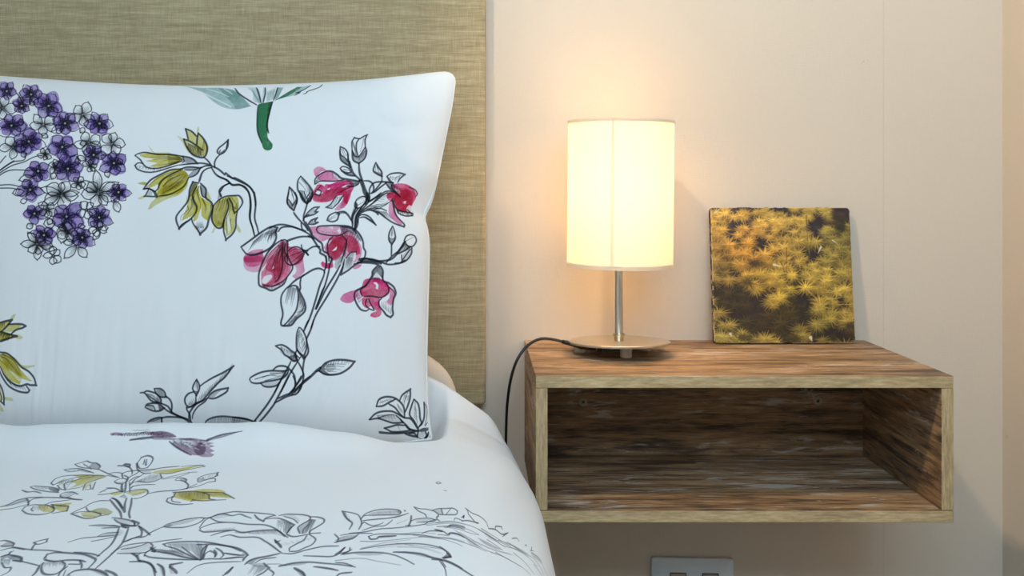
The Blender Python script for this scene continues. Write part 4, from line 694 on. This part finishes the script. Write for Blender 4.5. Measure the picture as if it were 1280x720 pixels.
def m_linen():
    t=NT('olive_linen'); b=t.bsdf(Roughness=.9); b.inputs['Specular IOR Level'].default_value=.15
    u=t.noise(t.coord((26,26,520)),1,4,.65); w=t.noise(t.coord((620,620,34)),1,3,.6); fine=t.noise(t.coord(),1500,2)
    slub=t.noise(t.coord((7,7,150)),1,4,.6)
    g=t.math('ADD',t.math('ADD',t.math('MULTIPLY',u,.42),t.math('MULTIPLY',w,.26)),t.math('MULTIPLY',slub,.32))
    c=t.ramp(g,[(.34,srgb(138,123,92)),(.5,srgb(171,156,122)),(.66,srgb(200,185,150))]); t.l(c,b.inputs['Base Color'])
    t.bump(t.math('ADD',g,t.math('MULTIPLY',fine,.3)),b,.5,.0012); return t.m
def m_cotton(name,base,printed=True,weave=1500):
    t=NT(name); b=t.bsdf(Roughness=.8); b.inputs['Specular IOR Level'].default_value=.25; b.inputs['Sheen Weight'].default_value=.06
    v=t.coord(); h=t.math('ADD',t.noise(t.coord((1400,1400,220)),1,2),t.noise(t.coord((220,220,1400)),1,2))
    c=t.mix(t.math('MULTIPLY',t.noise(v,260,3),.10),base,tuple(x*.86 for x in base))
    if printed:
        a=t.n('ShaderNodeAttribute',attribute_name='print'); c=t.mix(1.0,c,a.outputs['Color'],'MULTIPLY')
    t.l(c,b.inputs['Base Color']); t.bump(h,b,.12,.0006)
    t.bump  # weave only; folds are modelled
    return t.m
def m_shade(name='white_lampshade_fabric',tf=.58):
    t=NT(name); d=t.n('ShaderNodeBsdfDiffuse'); tr=t.n('ShaderNodeBsdfTranslucent'); mx=t.n('ShaderNodeMixShader')
    h=t.math('ADD',t.noise(t.coord((700,700,60)),1,2),t.noise(t.coord((60,60,700)),1,2))
    c=t.mix(t.math('MULTIPLY',h,.22),(.85,.82,.76),(.73,.70,.62))
    t.l(c,d.inputs[0]); t.l(c,tr.inputs[0]); mx.inputs[0].default_value=tf; t.l(d.outputs[0],mx.inputs[1]); t.l(tr.outputs[0],mx.inputs[2]); t.l(mx.outputs[0],t.out.inputs[0]); return t.m
def m_emit(name,col,s):
    t=NT(name); e=t.n('ShaderNodeEmission'); e.inputs[0].default_value=(*col,1); e.inputs[1].default_value=s; t.l(e.outputs[0],t.out.inputs[0]); return t.m
def m_nickel(name='brushed_nickel'):
    t=NT(name); b=t.bsdf(Metallic=1,Roughness=.30); n=t.noise(t.coord((40,900,40)),1,3); c=t.mix(n,srgb(206,200,190),srgb(234,230,222)); t.l(c,b.inputs['Base Color']); t.bump(n,b,.05,.0003); return t.m
M=dict(wall=m_wall('cream_woven_wallpaper',(.70,.608,.50)),woodx=m_wood('weathered_oak_lengthwise',0),woody=m_wood('weathered_oak_crosswise',1),
  edgex=m_edge('pale_oak_edge_band',0),edgez=m_edge('pale_oak_edge_band_upright',2),linen=m_linen(),
  pillow=m_cotton('printed_cotton',(.82,.82,.815)),duvet=m_cotton('printed_cotton_duvet',(.86,.88,.895)),plaincot=m_cotton('white_cotton',(.82,.82,.815),False),cream=m_cotton('cream_cotton',(.80,.68,.54),False),
  shade=m_shade(),diff=m_shade('added_diffuser',.92),bulb=m_emit('warm_bulb',(1,.64,.325),BULB),nickel=m_nickel(),rubber=plain('frosted_rubber',(.86,.82,.75),.35,0,Transmission_Weight=.3),
  cord=plain('black_cord_rubber',(.012,.011,.011),.38),white=plain('white_paint',(.75,.74,.72),.5),silver=plain('satin_silver_plate',srgb(214,226,236),.34,.1),
  grey=plain('beige_grey_module',srgb(168,160,146),.5),dark=plain('dark_hole',(.02,.02,.02),.6),black=plain('black_plastic',(.02,.02,.022),.4),
  screw=plain('dull_zinc_screw',srgb(186,178,150),.5,0),floor=None,brass=plain('pale_brass',srgb(214,196,160),.28,1.0))
def m_floor():
    t=NT('pale_floorboards'); b=t.bsdf(Roughness=.5); br=t.n('ShaderNodeTexBrick'); br.inputs['Scale'].default_value=1; br.inputs['Brick Width'].default_value=1.2; br.inputs['Row Height'].default_value=.14; br.inputs['Mortar Size'].default_value=.002
    br.inputs['Color1'].default_value=(.44,.42,.40,1); br.inputs['Color2'].default_value=(.38,.365,.35,1); br.inputs['Mortar'].default_value=(.05,.03,.02,1); t.l(t.coord(),br.inputs['Vector'])
    c=t.mix(t.math('MULTIPLY',t.noise(t.coord((3,40,3)),1,4),.5),br.outputs[0],(.3,.29,.28)); t.l(c,b.inputs['Base Color']); return t.m
M['floor']=m_floor()
# ------------------------------------------------------------------ the room
XR,XL,YF,ZC=.931,-2.35,-1.92,2.4
structure('floor',newbox(XL-.1,XR+.1,YF-.1,.1,-.1,0),M['floor'])
structure('ceiling',newbox(XL-.1,XR+.1,YF-.1,.1,ZC,ZC+.1),M['white'])
structure('wall_back',newbox(XL-.1,XR+.1,0,.1,0,ZC),M['wall'])
structure('wall_right',newbox(XR,XR+.1,YF,0,0,ZC),m_wall('cream_woven_wallpaper_side',(.70,.608,.50)))
structure('wall_left',newbox(XL-.1,XL,YF,0,0,ZC),M['white'])
WX0,WX1,WZ0,WZ1=-.50,.90,1.46,2.36
b=bmesh.new()
for a in ((XL,WX0,0,ZC),(WX1,XR,0,ZC),(WX0,WX1,0,WZ0),(WX0,WX1,WZ1,ZC)): box(b,a[0],a[1],YF-.1,YF,a[2],a[3])
structure('wall_front',b,M['white'])
b=bmesh.new(); fw=.06
for a in ((WX0,WX0+fw,WZ0,WZ1),(WX1-fw,WX1,WZ0,WZ1),(WX0+fw,WX1-fw,WZ0,WZ0+fw),(WX0+fw,WX1-fw,WZ1-fw,WZ1),((WX0+WX1)/2-.025,(WX0+WX1)/2+.025,WZ0+fw,WZ1-fw)): box(b,a[0],a[1],YF-.09,YF-.03,a[2],a[3],.004)
win=structure('window_1',b,M['white'])
gl=obj('pane',newbox(WX0+fw,WX1-fw,YF-.065,YF-.06,WZ0+fw,WZ1-fw),plain('window_glass',(1,1,1),.02,0,Transmission_Weight=1.0),win)
# ------------------------------------------------------------------ headboard
hb=obj('headboard',newbox(-1.75,.0173,-.032,-.008,.5945,1.46,.007,3),M['linen'],smooth=False); sharpen(hb)
tag(hb,'olive linen upholstered headboard panel hung on the wall behind the bed','headboard')
obj('wall_mount',newbox(-1.5,-.2,-.0075,-.0005,1.0,1.06),M['white'],hb)
# ------------------------------------------------------------------ bed under the duvet
bed=thing('bed','bed base and mattress covered by the white floral duvet','bed',(-.80,-.90,0))
bm=newbox(-.64,.68,-.40,.84,.27,.520,.05,4); mt=sharpen(obj('mattress',bm,M['cream'],bed))
fr=sharpen(obj('bed_base',newbox(-.63,.66,-.39,.84,.08,.27,.01,2),M['linen'],bed))
for sx in (-.56,.60):
    for sy in (-.32,.6):
        obj('leg',lathe([(0,0),(.022,0),(.03,.08),(0,.08)],16,center=(sx,sy)),M['black'],bed)
# ------------------------------------------------------------------ printed pillow
NS,NTT=1640,1060
G,_,_=pillow(NS,NTT); Bk,_,_=pillow(200,140,False)
def lay_pillow(p):
    st=terms((p[:,0]-280)/300,(p[:,1]-330)/230,9)@PILLOW_LAY
    return st*[NS-1,NTT-1]
ink=print_cloth(PILLOW_ART,lay_pillow,(NTT,NS),0.86*NS/600.)
pl=grid_object('pillow',[(G,False),(Bk,True)],[M['pillow']],None,[ink,None])
tag(pl,'large white cotton pillow printed with pink, yellow and purple flowers leaning on the headboard','pillow')
# seam piping round the pillow
a=np.vstack([G[0],G[1:,-1],G[-1,::-1][1:],G[::-1,0][1:]])
b=tube([tuple(x) for x in a[::12]],.0016,6); sm=obj('seam',b,M['plaincot'],pl,True)
# ------------------------------------------------------------------ plain pillow behind it
def superell(cx,cy,cz,a,b,c,nx,nz,seg=64,ring=40):
    bm=bmesh.new(); rows=[]
    f=lambda w,p: math.copysign(abs(w)**p,w)
    for i in range(ring+1):
        v=-PI/2+PI*i/ring; rows.append([bm.verts.new((cx+a*f(math.cos(u),nx)*f(math.cos(v),nz) , cy+b*f(math.sin(v),.8), cz+c*f(math.sin(u),nx)*f(math.cos(v),nz))) for u in [2*PI*k/seg for k in range(seg)]])
    for r0,r1 in zip(rows,rows[1:]):
        for k in range(seg): bm.faces.new((r0[k],r0[(k+1)%seg],r1[(k+1)%seg],r1[k]))
    bmesh.ops.remove_doubles(bm,verts=bm.verts[:],dist=1e-5); return bm
b=superell(-.432,-.094,HC-.395,.403,.036,.150,.62,.55)
for v in b.verts: v.co.z=max(v.co.z,.5212)      # pressed flat on the mattress
cp=obj('pillow',b,M['cream'],None,True)
tag(cp,'plain cream pillow, only its corner showing between the floral pillow and the headboard','pillow')
# ------------------------------------------------------------------ duvet
AF=np.linspace(-.62,.42,1900); DFN=np.linspace(.80,1.30,640)
ag=np.r_[np.linspace(-1.42,-.63,60),AF,np.linspace(.43,.72,30)]; dg=np.r_[np.linspace(.30,.79,50),DFN,np.linspace(1.3025,1.46,64)]
Gd,_,_=duvet(ag,dg,XE)
def lay_duvet(p):  # image pixels cast onto the bed plane, then warped to cloth cells
    y=np.maximum(p[:,1]-PY,40.); D0=FPX*.356/y; X0=(p[:,0]-PX)*D0/FPX
    ad=terms((X0+.3)/.35,(D0-1.08)/.3,9)@DUVET_LAY
    return np.stack([60+(ad[:,0]-AF[0])/(AF[1]-AF[0]),50+(ad[:,1]-DFN[0])/(DFN[1]-DFN[0])],1)
kd=.5*(DFN[1]-DFN[0])/(AF[1]-AF[0])
inkd=print_cloth(DUVET_ART,lay_duvet,Gd.shape[:2],1.0/(AF[1]-AF[0])/1137.,kd,5,.90,srgb(44,54,82))
# underside sheet so the quilt has thickness
Gl=Gd[::7,::16].copy(); Gl[...,2]-=.022*(1-smooth((ag[::16]-.05)/.25))[None]; Gl[...,0]-=.022*smooth((ag[::16]-.0)/.25)[None]
dv=grid_object('duvet',[(Gd,False),(Gl,True)],[M['duvet']],None,[inkd,None])
tag(dv,'white duvet printed with inked flowers and a purple bird, spread over the bed','duvet')
# ------------------------------------------------------------------ floating shelf
SX0,SX1=.0864,.6867; SYF=-.300; SZ1=HC-.2772; SZ0=HC-.4877; TH=.0173
sh=thing('floating_shelf','open box bedside shelf of weathered oak fixed to the wall right of the bed','shelf',((SX0+SX1)/2,0,SZ0))
def board(name,x0,x1,y0,y1,z0,z1,wood,edge,edges):
    ox,oz=(SX0+SX1)/2,SZ0
    bm=newbox(x0-ox,x1-ox,y0,y1,z0-oz,z1-oz,.0006,1)
    for f in bm.faces:
        if f.normal.y<-.9 and edges: f.material_index=1
    return obj(name,bm,[wood,edge],sh)
g=.0002
board('top_panel',SX0,SX1,SYF,-g,SZ1-TH,SZ1,M['woodx'],M['edgex'],True)
board('bottom_panel',SX0,SX1,SYF,-g,SZ0,SZ0+TH,M['woodx'],M['edgex'],True)
board('side_panel',SX0,SX0+TH,SYF,-g,SZ0+TH+g,SZ1-TH-g,M['woody'],M['edgez'],True)
board('side_panel',SX1-TH,SX1,SYF,-g,SZ0+TH+g,SZ1-TH-g,M['woody'],M['edgez'],True)
board('back_panel',SX0+TH+g,SX1-TH-g,-.036,-.018,SZ0+TH+g,SZ1-TH-g,M['woodx'],M['woodx'],False)
ox=(SX0+SX1)/2
for px,py in ((729,502.5),(1022,501)):
    D=CAMY*-1-.036; X=(px-PX)*D/FPX-ox; Z=HC-(py-PY)*D/FPX-SZ0
    b=lathe([(0,-.001),(.0072,-.001),(.0072,.0006),(.0062,.0012),(.0052,.0006),(.0045,.001),(0,.0012)],28)
    bmesh.ops.rotate(b,verts=b.verts[:],cent=(0,0,0),matrix=Matrix.Rotation(PI/2,3,'X')); bmesh.ops.translate(b,verts=b.verts[:],vec=(X,-.0365,Z))
    s=sharpen(obj('screw',b,M['screw'],sh))
    b=bmesh.new(); 
    for a in (PI/4,-PI/4):
        n0=len(b.verts); r=bmesh.ops.create_cube(b,size=1,matrix=Matrix.Translation((X,-.0379,Z))@Matrix.Rotation(a,4,'Y')@Matrix.Diagonal((.0062,.0006,.0016,1)))
    obj('screw_slot',b,M['dark'],s)
# ------------------------------------------------------------------ table lamp
LX,LY,LZ=.2328,-.127,SZ1+.0006
lp=thing('table_lamp','lit table lamp with a white drum shade on a nickel stem and round base','lamp',(LX,LY,LZ))
BR=.0827; zt=.0206; TB=math.tan(math.radians(3.4))   # the plate sits slightly nose-up on its feet
bm=lathe([(0,zt-.0042),(BR-.001,zt-.0042),(BR,zt-.0032),(BR,zt-.0008),(BR-.001,zt),(.012,zt),(0,zt)],96)
for v in bm.verts: v.co.z-=v.co.y*TB
sharpen(obj('base_plate',bm,M['nickel'],lp))
def foot(X,Y):
    top=zt-.0042-Y*TB-.0006; f=lathe([(0,0),(.0088,0),(.0094,.0012),(.0094,top-.001),(.0088,top),(0,top)],32,center=(X,Y))
    sharpen(obj('foot',f,M['rubber'],lp))
for px,py in ((782.5,447),(724.5,440.5),(807,438.3)):
    D=FPX*.2772/(py-PY); foot((px-PX)*D/FPX-LX,CAMY+D-LY)
foot(-.02,.06)
z1=zt-.001; zb=zt-.0042
sharpen(obj('stem',lathe([(0,z1),(.0066,z1),(.0066,.190),(0,.190)],32),M['nickel'],lp))
sharpen(obj('collar',lathe([(.0066,z1),(.0078,z1),(.0078,z1+.008),(.0092,z1+.0085),(.0098,z1+.0105),(.0092,z1+.0125),(.0066,z1+.013)],32,close=True),M['brass'],lp))
# wiring hump and cable clip under the base
b=lathe([(0,zb-.0075),(.010,zb-.0068),(.016,zb-.0035),(.018,zb)],20,center=(-.004,-.02)); box(b,-.045,-.006,-.026,-.016,zb-.004,zb,.001); box(b,-.030,-.026,-.032,-.028,zb-.011,zb,.001)
obj('wiring_cover',b,M['black'],lp)
# shade
ZB0,ZB1=.1418,.3775; SR=.0853
tilt=Matrix.Rotation(math.radians(.55),4,'Y')
b=bmesh.new(); n=128; rz=np.linspace(ZB0+.004,ZB1-.003,26)
shd=sharpen(obj('shade',lathe([(SR,z) for z in rz]+[(SR-.0009,z) for z in rz[::-1]],n,close=True),M['shade'],lp))
for z0,z1_ in ((ZB0,ZB0+.006),(ZB1-.0045,ZB1)):
    h=sharpen(obj('hem',lathe([(SR+.0007,z0),(SR+.0007,z1_),(SR-.0016,z1_),(SR-.0016,z0)],n,close=True),M['shade'],shd,label='white rolled hem'))
a0=math.radians(253); b=bmesh.new(); w=.03
vs=[[b.verts.new(((SR+.0003)*math.cos(a0+w*(k/4-.5)*2),(SR+.0003)*math.sin(a0+w*(k/4-.5)*2),z)) for k in range(5)] for z in rz]
for r0,r1 in zip(vs,vs[1:]):
    for k in range(4): b.faces.new((r0[k],r0[k+1],r1[k+1],r1[k]))
obj('overlap_seam',b,M['shade'],shd,True)
b=lathe([(.0145,.2185),(.019,.2185),(.019,.2215),(.0145,.2215)],32,close=True)
for k in range(3):
    a=2*PI*k/3+.5; tube([(.018*math.cos(a),.018*math.sin(a),.220),(.05*math.cos(a),.05*math.sin(a),ZB1-.02),((SR-.002)*math.cos(a),(SR-.002)*math.sin(a),ZB1-.003)],.0012,8,b)
sharpen(obj('shade_spider',b,M['nickel'],shd))
for c in [o for o in bpy.data.objects if o.parent==lp and o.name.startswith('shade')]: c.matrix_basis=tilt
for z0,nm in ((ZB1-.006,'added_top_diffuser'),(ZB0+.008,'added_bottom_diffuser')):  # unseen discs added inside the shade to soften its light cones on the wall
    dd=obj(nm,lathe([(.009 if z0<.2 else .0001,z0),(SR-.0025,z0)],96),M['diff'],shd)
so=sharpen(obj('bulb_socket',lathe([(0,.190),(.0135,.190),(.0145,.193),(.0145,.221),(.0125,.225),(0,.225)],28),M['white'],lp))
obj('bulb',lathe([(0.0,.2255),(.011,.2255),(.013,.232),(.022,.247),(.0275,.263),(.0265,.277),(.019,.289),(.009,.294),(0,.295)],28),M['bulb'],lp,True)
# cord
def from_px(x,y,D): return Vector(((x-PX)*D/FPX-LX,CAMY+D-LY,HC-(y-PY)*D/FPX-LZ))  # image pixel plus depth, to a point in the lamp's frame
cpts=np.array([from_px(*p) for p in ((745,436.6,1.452),(728,434.5,1.458),(716,430.5,1.466),(703,427,1.475),(690,424,1.482),(676,423.4,1.487),(664,428.5,1.489),(654,438,1.487),(645,453,1.482),(638.5,474,1.49),(634.5,500,1.51),(632.8,530,1.53),(632.3,565,1.545),(632,610,1.55),(632,700,1.55),(632,820,1.55))])
obj('power_cord',tube([tuple(p) for p in crspline(cpts,110)],.0024,10),M['cord'],lp,True)
gr=cpts[2]
obj('cord_grommet',tube([tuple(p) for p in crspline(cpts[1:4],8)],.0034,12),M['cord'],lp,True)
# ------------------------------------------------------------------ moss picture tile
W,H,TK=.2432,.2345,.0125
def moss(n):
    rng=np.random.default_rng(5); yy,xx=np.mgrid[0:n,0:n]/(n-1.)      # y down
    nz=lambda s,k: vnoise(xx*s,yy*s,k)
    lin=lambda r,g,b: np.array(srgb(r,g,b))
    img=np.zeros((n,n,3))+lin(40,26,25); 
    img+=np.clip(nz(7,1)+nz(15,2)*.6+.1,0,1)[...,None]*lin(110,72,34)*.4
    img=img+np.clip(nz(40,3),0,1)[...,None]*.03
    def blob(cx,cy,rx,ry): return np.exp(-(((xx-cx)/rx)**2+((yy-cy)/ry)**2))
    def over(a,b,r,col,al):
        buf=np.zeros((n,n)) ; lo=np.minimum(a,b)-3; hi=np.maximum(a,b)+3
        x0,y0=np.maximum(0,lo.astype(int)); x1,y1=np.minimum(n,hi.astype(int)+1)
        if x1<=x0 or y1<=y0: return
        c=np.zeros((y1-y0,x1-x0)); seg_cover(c,(x0,y0),a,b,r,.15,1.0)
        s=img[y0:y1,x0:x1]; c=(c*al)[...,None]; img[y0:y1,x0:x1]=s*(1-c)+c*col
    def dark(x,y):  # where the undergrowth stays dark
        d=max(math.exp(-(((x-.17)/.17)**2+((y-.70)/.15)**2)),math.exp(-(((x-.33)/.20)**2+((y-.84)/.13)**2)),.8*math.exp(-(((x-.50)/.10)**2+((y-.88)/.16)**2)),.75*math.exp(-(((x-.62)/.12)**2+((y-.78)/.10)**2)),
              .8*math.exp(-(((x-.88)/.13)**2+((y-.93)/.09)**2)),.8*math.exp(-((x/.06)**2+(y/.05)**2)),.9*math.exp(-(((x-.97)/.10)**2+((y-.04)/.09)**2)),.6*math.exp(-(((x-.33)/.05)**2+((y-.42)/.04)**2)),.5*math.exp(-(((x-.60)/.05)**2+((y-.58)/.05)**2)))
        return d
    def tone(x,y):
        org=math.exp(-(((x-.25)/.28)**2+((y-.32)/.24)**2)); grn=max(math.exp(-(((x-.95)/.25)**2+((y-.25)/.3)**2)),math.exp(-(((x-.72)/.2)**2+((y-.88)/.14)**2)),.8*math.exp(-(((x-.05)/.08)**2+((y-.47)/.09)**2)))
        yel=math.exp(-(((x-.5)/.3)**2+((y-.62)/.2)**2)); lime=math.exp(-(((x-.1)/.25)**2+((y-.95)/.16)**2))
        c=lin(230,190,84)+0; c=c*(1-.85*org)+lin(240,166,58)*.85*org; c=c*(1-.85*grn)+lin(140,128,58)*.85*grn; c=c*(1-.5*yel)+lin(248,204,66)*.5*yel; c=c*(1-.6*lime)+lin(222,204,104)*.6*lime
        return c
    spots=[(rng.uniform(-.03,1.03),rng.uniform(0,1.02)) for _ in range(420)]
    spots+=[(.30,.60),(.38,.72),(.47,.66),(.44,.78),(.55,.60),(.25,.55),(.80,.55),(.88,.62),(.75,.60),(.93,.78),(.85,.80),(.70,.83),(.62,.90),(.06,.80),(.12,.87),(.2,.93),(.3,.97),(.42,.95),(.5,.93),(.12,.95),(.03,.92),(.05,.55),(.1,.60),(.68,.45),(.8,.40),(.55,.45),(.42,.50),(.36,.36),(.2,.35),(.12,.28)]
    spots.sort(key=lambda p:p[1]+rng.uniform(-.08,.08))
    for k,(x,y) in enumerate(spots):
        d=dark(x,y)
        deep=d>.42 or rng.random()<d*1.5
        if deep and rng.random()<.45: continue
        col=tone(x,y)*rng.uniform(.75,1.5)*(1-.45*d)*(.13 if deep else .98); far=y<.22
        R=n*(.062+.045*rng.random())*(.75 if far else 1.0)
        c=np.array([x*n,y*n]); tilt=rng.uniform(-.4,.4)
        if not far:
            gx_=np.exp(-((((xx-x)/(R/n*.95))**2+((yy-y-.012)/(R/n*.8))**2))**2); img[:]=img*(1-.24*gx_[...,None])
        for ring,rr in ((0,1.0),(1,.68),(2,.38)):
            m=int(rng.integers(15,23))
            for j in range(m):
                a=2*PI*j/m+rng.uniform(-.16,.16)+ring*.2; e=R*rr*rng.uniform(.75,1.1)
                v=np.array([math.cos(a),math.sin(a)*.8+.12+tilt*.2])*e
                sh=(.45+.60*rng.random())*(.72 if v[1]>0 else 1.05)*(1.0 if ring else .8)*(.85 if ring==1 else 1.0)
                over(c+v*.12,c+v,n*.0037*(.8 if far else 1),np.clip(col*sh*(1.25 if ring==0 else .95),0,.95),.92)
    for a,b,r in (((.535,.30),(.525,.56),.004),((.50,.42),(.53,.56),.003),((.685,.06),(.688,.31),.0035),((.72,.20),(.70,.32),.003)): over(np.array(a)*n,np.array(b)*n,r*n,lin(74,44,26),.8)
    for a,b,r in (((.78,.295),(.755,.345),.007),((.03,.04),(.075,.005),.004),((.865,.245),(.90,.27),.005),((.44,.425),(.50,.44),.008),((.115,.93),(.125,.95),.010),((.68,.955),(.69,.985),.012)): over(np.array(a)*n,np.array(b)*n,r*n,lin(226,214,190),.8)
    soft=.5*img+.125*(np.roll(img,1,0)+np.roll(img,-1,0)+np.roll(img,1,1)+np.roll(img,-1,1))
    return soft
NM=340
art=moss(NM)
t=NT('moss_photo_print'); bs=t.bsdf(Roughness=.42); at=t.n('ShaderNodeAttribute',attribute_name='print'); t.l(at.outputs['Color'],bs.inputs['Base Color']); t.bump(t.noise(t.coord(),900,2),bs,.15,.0004); M['moss']=t.m
t=NT('worn_black_edge'); bs=t.bsdf(Roughness=.6); nn=t.noise(t.coord(),90,4); t.l(t.ramp(nn,[(.50,srgb(30,22,18)),(.62,srgb(190,170,140))]),bs.inputs['Base Color']); M['tile_edge']=t.m
lean=math.asin(.0262/H)
pt=thing('picture_tile','square photo tile of golden moss leaning against the wall on the shelf','picture',((976.3-PX)*1.585/FPX,-.0302,SZ1+.0006),(-lean,0,0))
u=np.linspace(0,1,NM); U,V=np.meshgrid(u,u); rc=.006
# front face with rounded corners: squeeze the grid's corners onto arcs
fx=(U-.5)*W; fz=(1-V)*H
dx=np.maximum(np.abs(fx)-(W/2-rc),0); dz=np.maximum(np.abs(fz-H/2)-(H/2-rc),0); L_=np.hypot(dx,dz); k=np.where(L_>1e-9,np.minimum(1,np.maximum(dx,dz)/np.maximum(L_,1e-9)),1)
fx=np.sign(fx)*(np.abs(fx)-dx+dx*k); fz=np.sign(fz-H/2)*(np.abs(fz-H/2)-dz+dz*k)+H/2
ed=np.minimum(np.minimum(U,1-U)*W,np.minimum(V,1-V)*H); fy=-TK+.0012*(1-np.clip(ed/.002,0,1))**2
rim=((ed<.0009)&(vnoise(U*30,V*30,8)>-.12))[...,None]; art=np.where(rim,np.array(srgb(196,176,146)),art)
gf=grid_object('printed_face',[(np.stack([fx,fy,fz],-1),True)],[M['moss']],pt,[art])
bm=newbox(-W/2+.0003,W/2-.0003,-TK+.0011,0,.0003,H-.0003)
bmesh.ops.bevel(bm,geom=[e for e in bm.edges if abs((e.verts[0].co-e.verts[1].co).y)>.005],offset=rc,segments=5,profile=.5,affect='EDGES')
obj('backing_block',bm,M['tile_edge'],pt)
# ------------------------------------------------------------------ wall socket plate
sk=thing('wall_socket','silver double wall socket plate below the shelf, lower half out of frame','wall socket',(.3815,0,.2765),(0,math.radians(1.1),0))
b=bmesh.new(); w,h=.0725,.0435
def rrect(w,h,r,y,n=5): return [b.verts.new((sx*(w-r)+r*math.cos(a),y,sz*(h-r)+r*math.sin(a))) for sx,sz,q in ((1,1,0),(-1,1,1),(-1,-1,2),(1,-1,3)) for a in [PI/2*q+PI/2*i/n for i in range(n+1)]]
rs=[rrect(w,h,.004,-.0004),rrect(w,h,.004,-.0045),rrect(w-.001,h-.001,.0035,-.0058),rrect(w-.013,h-.0125,.003,-.0095)]
for r0,r1 in zip(rs,rs[1:]):
    for i in range(len(r0)): b.faces.new((r0[i],r0[(i+1)%len(r0)],r1[(i+1)%len(r1)],r1[i]))
b.faces.new(rs[-1]); b.faces.new(rs[0][::-1]); sharpen(obj('plate',b,M['silver'],sk),28)
for sx,nm in ((-.0262,'blank_module'),(.0305,'outlet_module')):
    b=newbox(sx-.0146,sx+.0146,-.0103,-.0094,-.0260,.0190,.0005,1); fr=obj('module_frame',b,M['dark'],sk)
    mm=obj(nm,newbox(sx-.0132,sx+.0132,-.0110,-.0100,-.0246,.0176,.0006,2),M['grey'],sk)
    if sx>0:
        b=bmesh.new(); ring=[b.verts.new((sx+.0085*math.cos(a),-.0111,.0075+.0065*math.sin(a))) for a in [PI*i/16 for i in range(17)]]+[b.verts.new((sx-.0085,-.0111,-.016)),b.verts.new((sx+.0085,-.0111,-.016))]
        f=b.faces.new(ring); r=bmesh.ops.extrude_face_region(b,geom=[f]); bmesh.ops.translate(b,verts=[v for v in r['geom'] if isinstance(v,bmesh.types.BMVert)],vec=(0,-.0004,0)); obj('outlet_hole',b,M['dark'],mm)
bpy.context.view_layer.update()
for n_ in ('blank_module','outlet_module'): pass
# ------------------------------------------------------------------ lights
cl=thing('ceiling_light','round recessed downlight in the ceiling above the bed','ceiling light',(-.49,-.97,ZC))
sharpen(obj('trim_ring',lathe([(.047,-.002),(.047,-.008),(.062,-.006),(.066,0),(.05,0)],48,close=True),M['white'],cl))
obj('diffuser',lathe([(0,-.003),(.0465,-.003)],48),m_emit('ceiling_lamp_glow',(1,.80,.58),12.),cl)
d=bpy.data.lights.new('downlight_beam','SPOT'); d.energy=CEIL; d.color=(1,.77,.50); d.spot_size=math.radians(47); d.spot_blend=.6; d.shadow_soft_size=.075
o=bpy.data.objects.new('downlight_beam',d); SCN.objects.link(o); o.location=(-.49,-.97,ZC-.012); o.rotation_euler=Vector((1.35,.97,-1.55)).to_track_quat('-Z','Y').to_euler()
def area(name,loc,rot,sx,sy,e,col):
    d=bpy.data.lights.new(name,'AREA'); d.shape='RECTANGLE'; d.size=sx; d.size_y=sy; d.energy=e; d.color=col; o=bpy.data.objects.new(name,d); SCN.objects.link(o); o.location=loc; o.rotation_euler=rot; return o
area('window_daylight',((WX0+WX1)/2,YF-.02,(WZ0+WZ1)/2),(PI/2,0,0),WX1-WX0-.15,WZ1-WZ0-.15,DAY,(.62,.82,1.0))
w=bpy.data.worlds.new('sky'); bpy.context.scene.world=w; w.use_nodes=True
nt=w.node_tree; sky=nt.nodes.new('ShaderNodeTexSky'); sky.sky_type='HOSEK_WILKIE' if False else 'NISHITA'; sky.sun_disc=False; sky.sun_elevation=math.radians(35); nt.links.new(sky.outputs[0],nt.nodes['Background'].inputs[0]); nt.nodes['Background'].inputs[1].default_value=.05
# ------------------------------------------------------------------ camera and view
cd=bpy.data.cameras.new('camera'); cam=bpy.data.objects.new('camera',cd); SCN.objects.link(cam); cam.location=(0,CAMY,HC); cam.rotation_euler=(PI/2,0,0)
cd.sensor_width=36; cd.lens=36*FPX/1280; cd.shift_x=(640-PX)/1280; cd.shift_y=-(360-PY)/1280; cd.clip_start=.02
sc=bpy.context.scene; sc.camera=cam
sc.view_settings.view_transform='Standard'; sc.view_settings.look='None'; sc.view_settings.gamma=1; sc.view_settings.use_curve_mapping=False; sc.view_settings.exposure=EXPO
sc.cycles.use_denoising=True; sc.cycles.denoising_prefilter='NONE'; sc.cycles.max_bounces=10; sc.cycles.diffuse_bounces=6; sc.cycles.sample_clamp_indirect=6
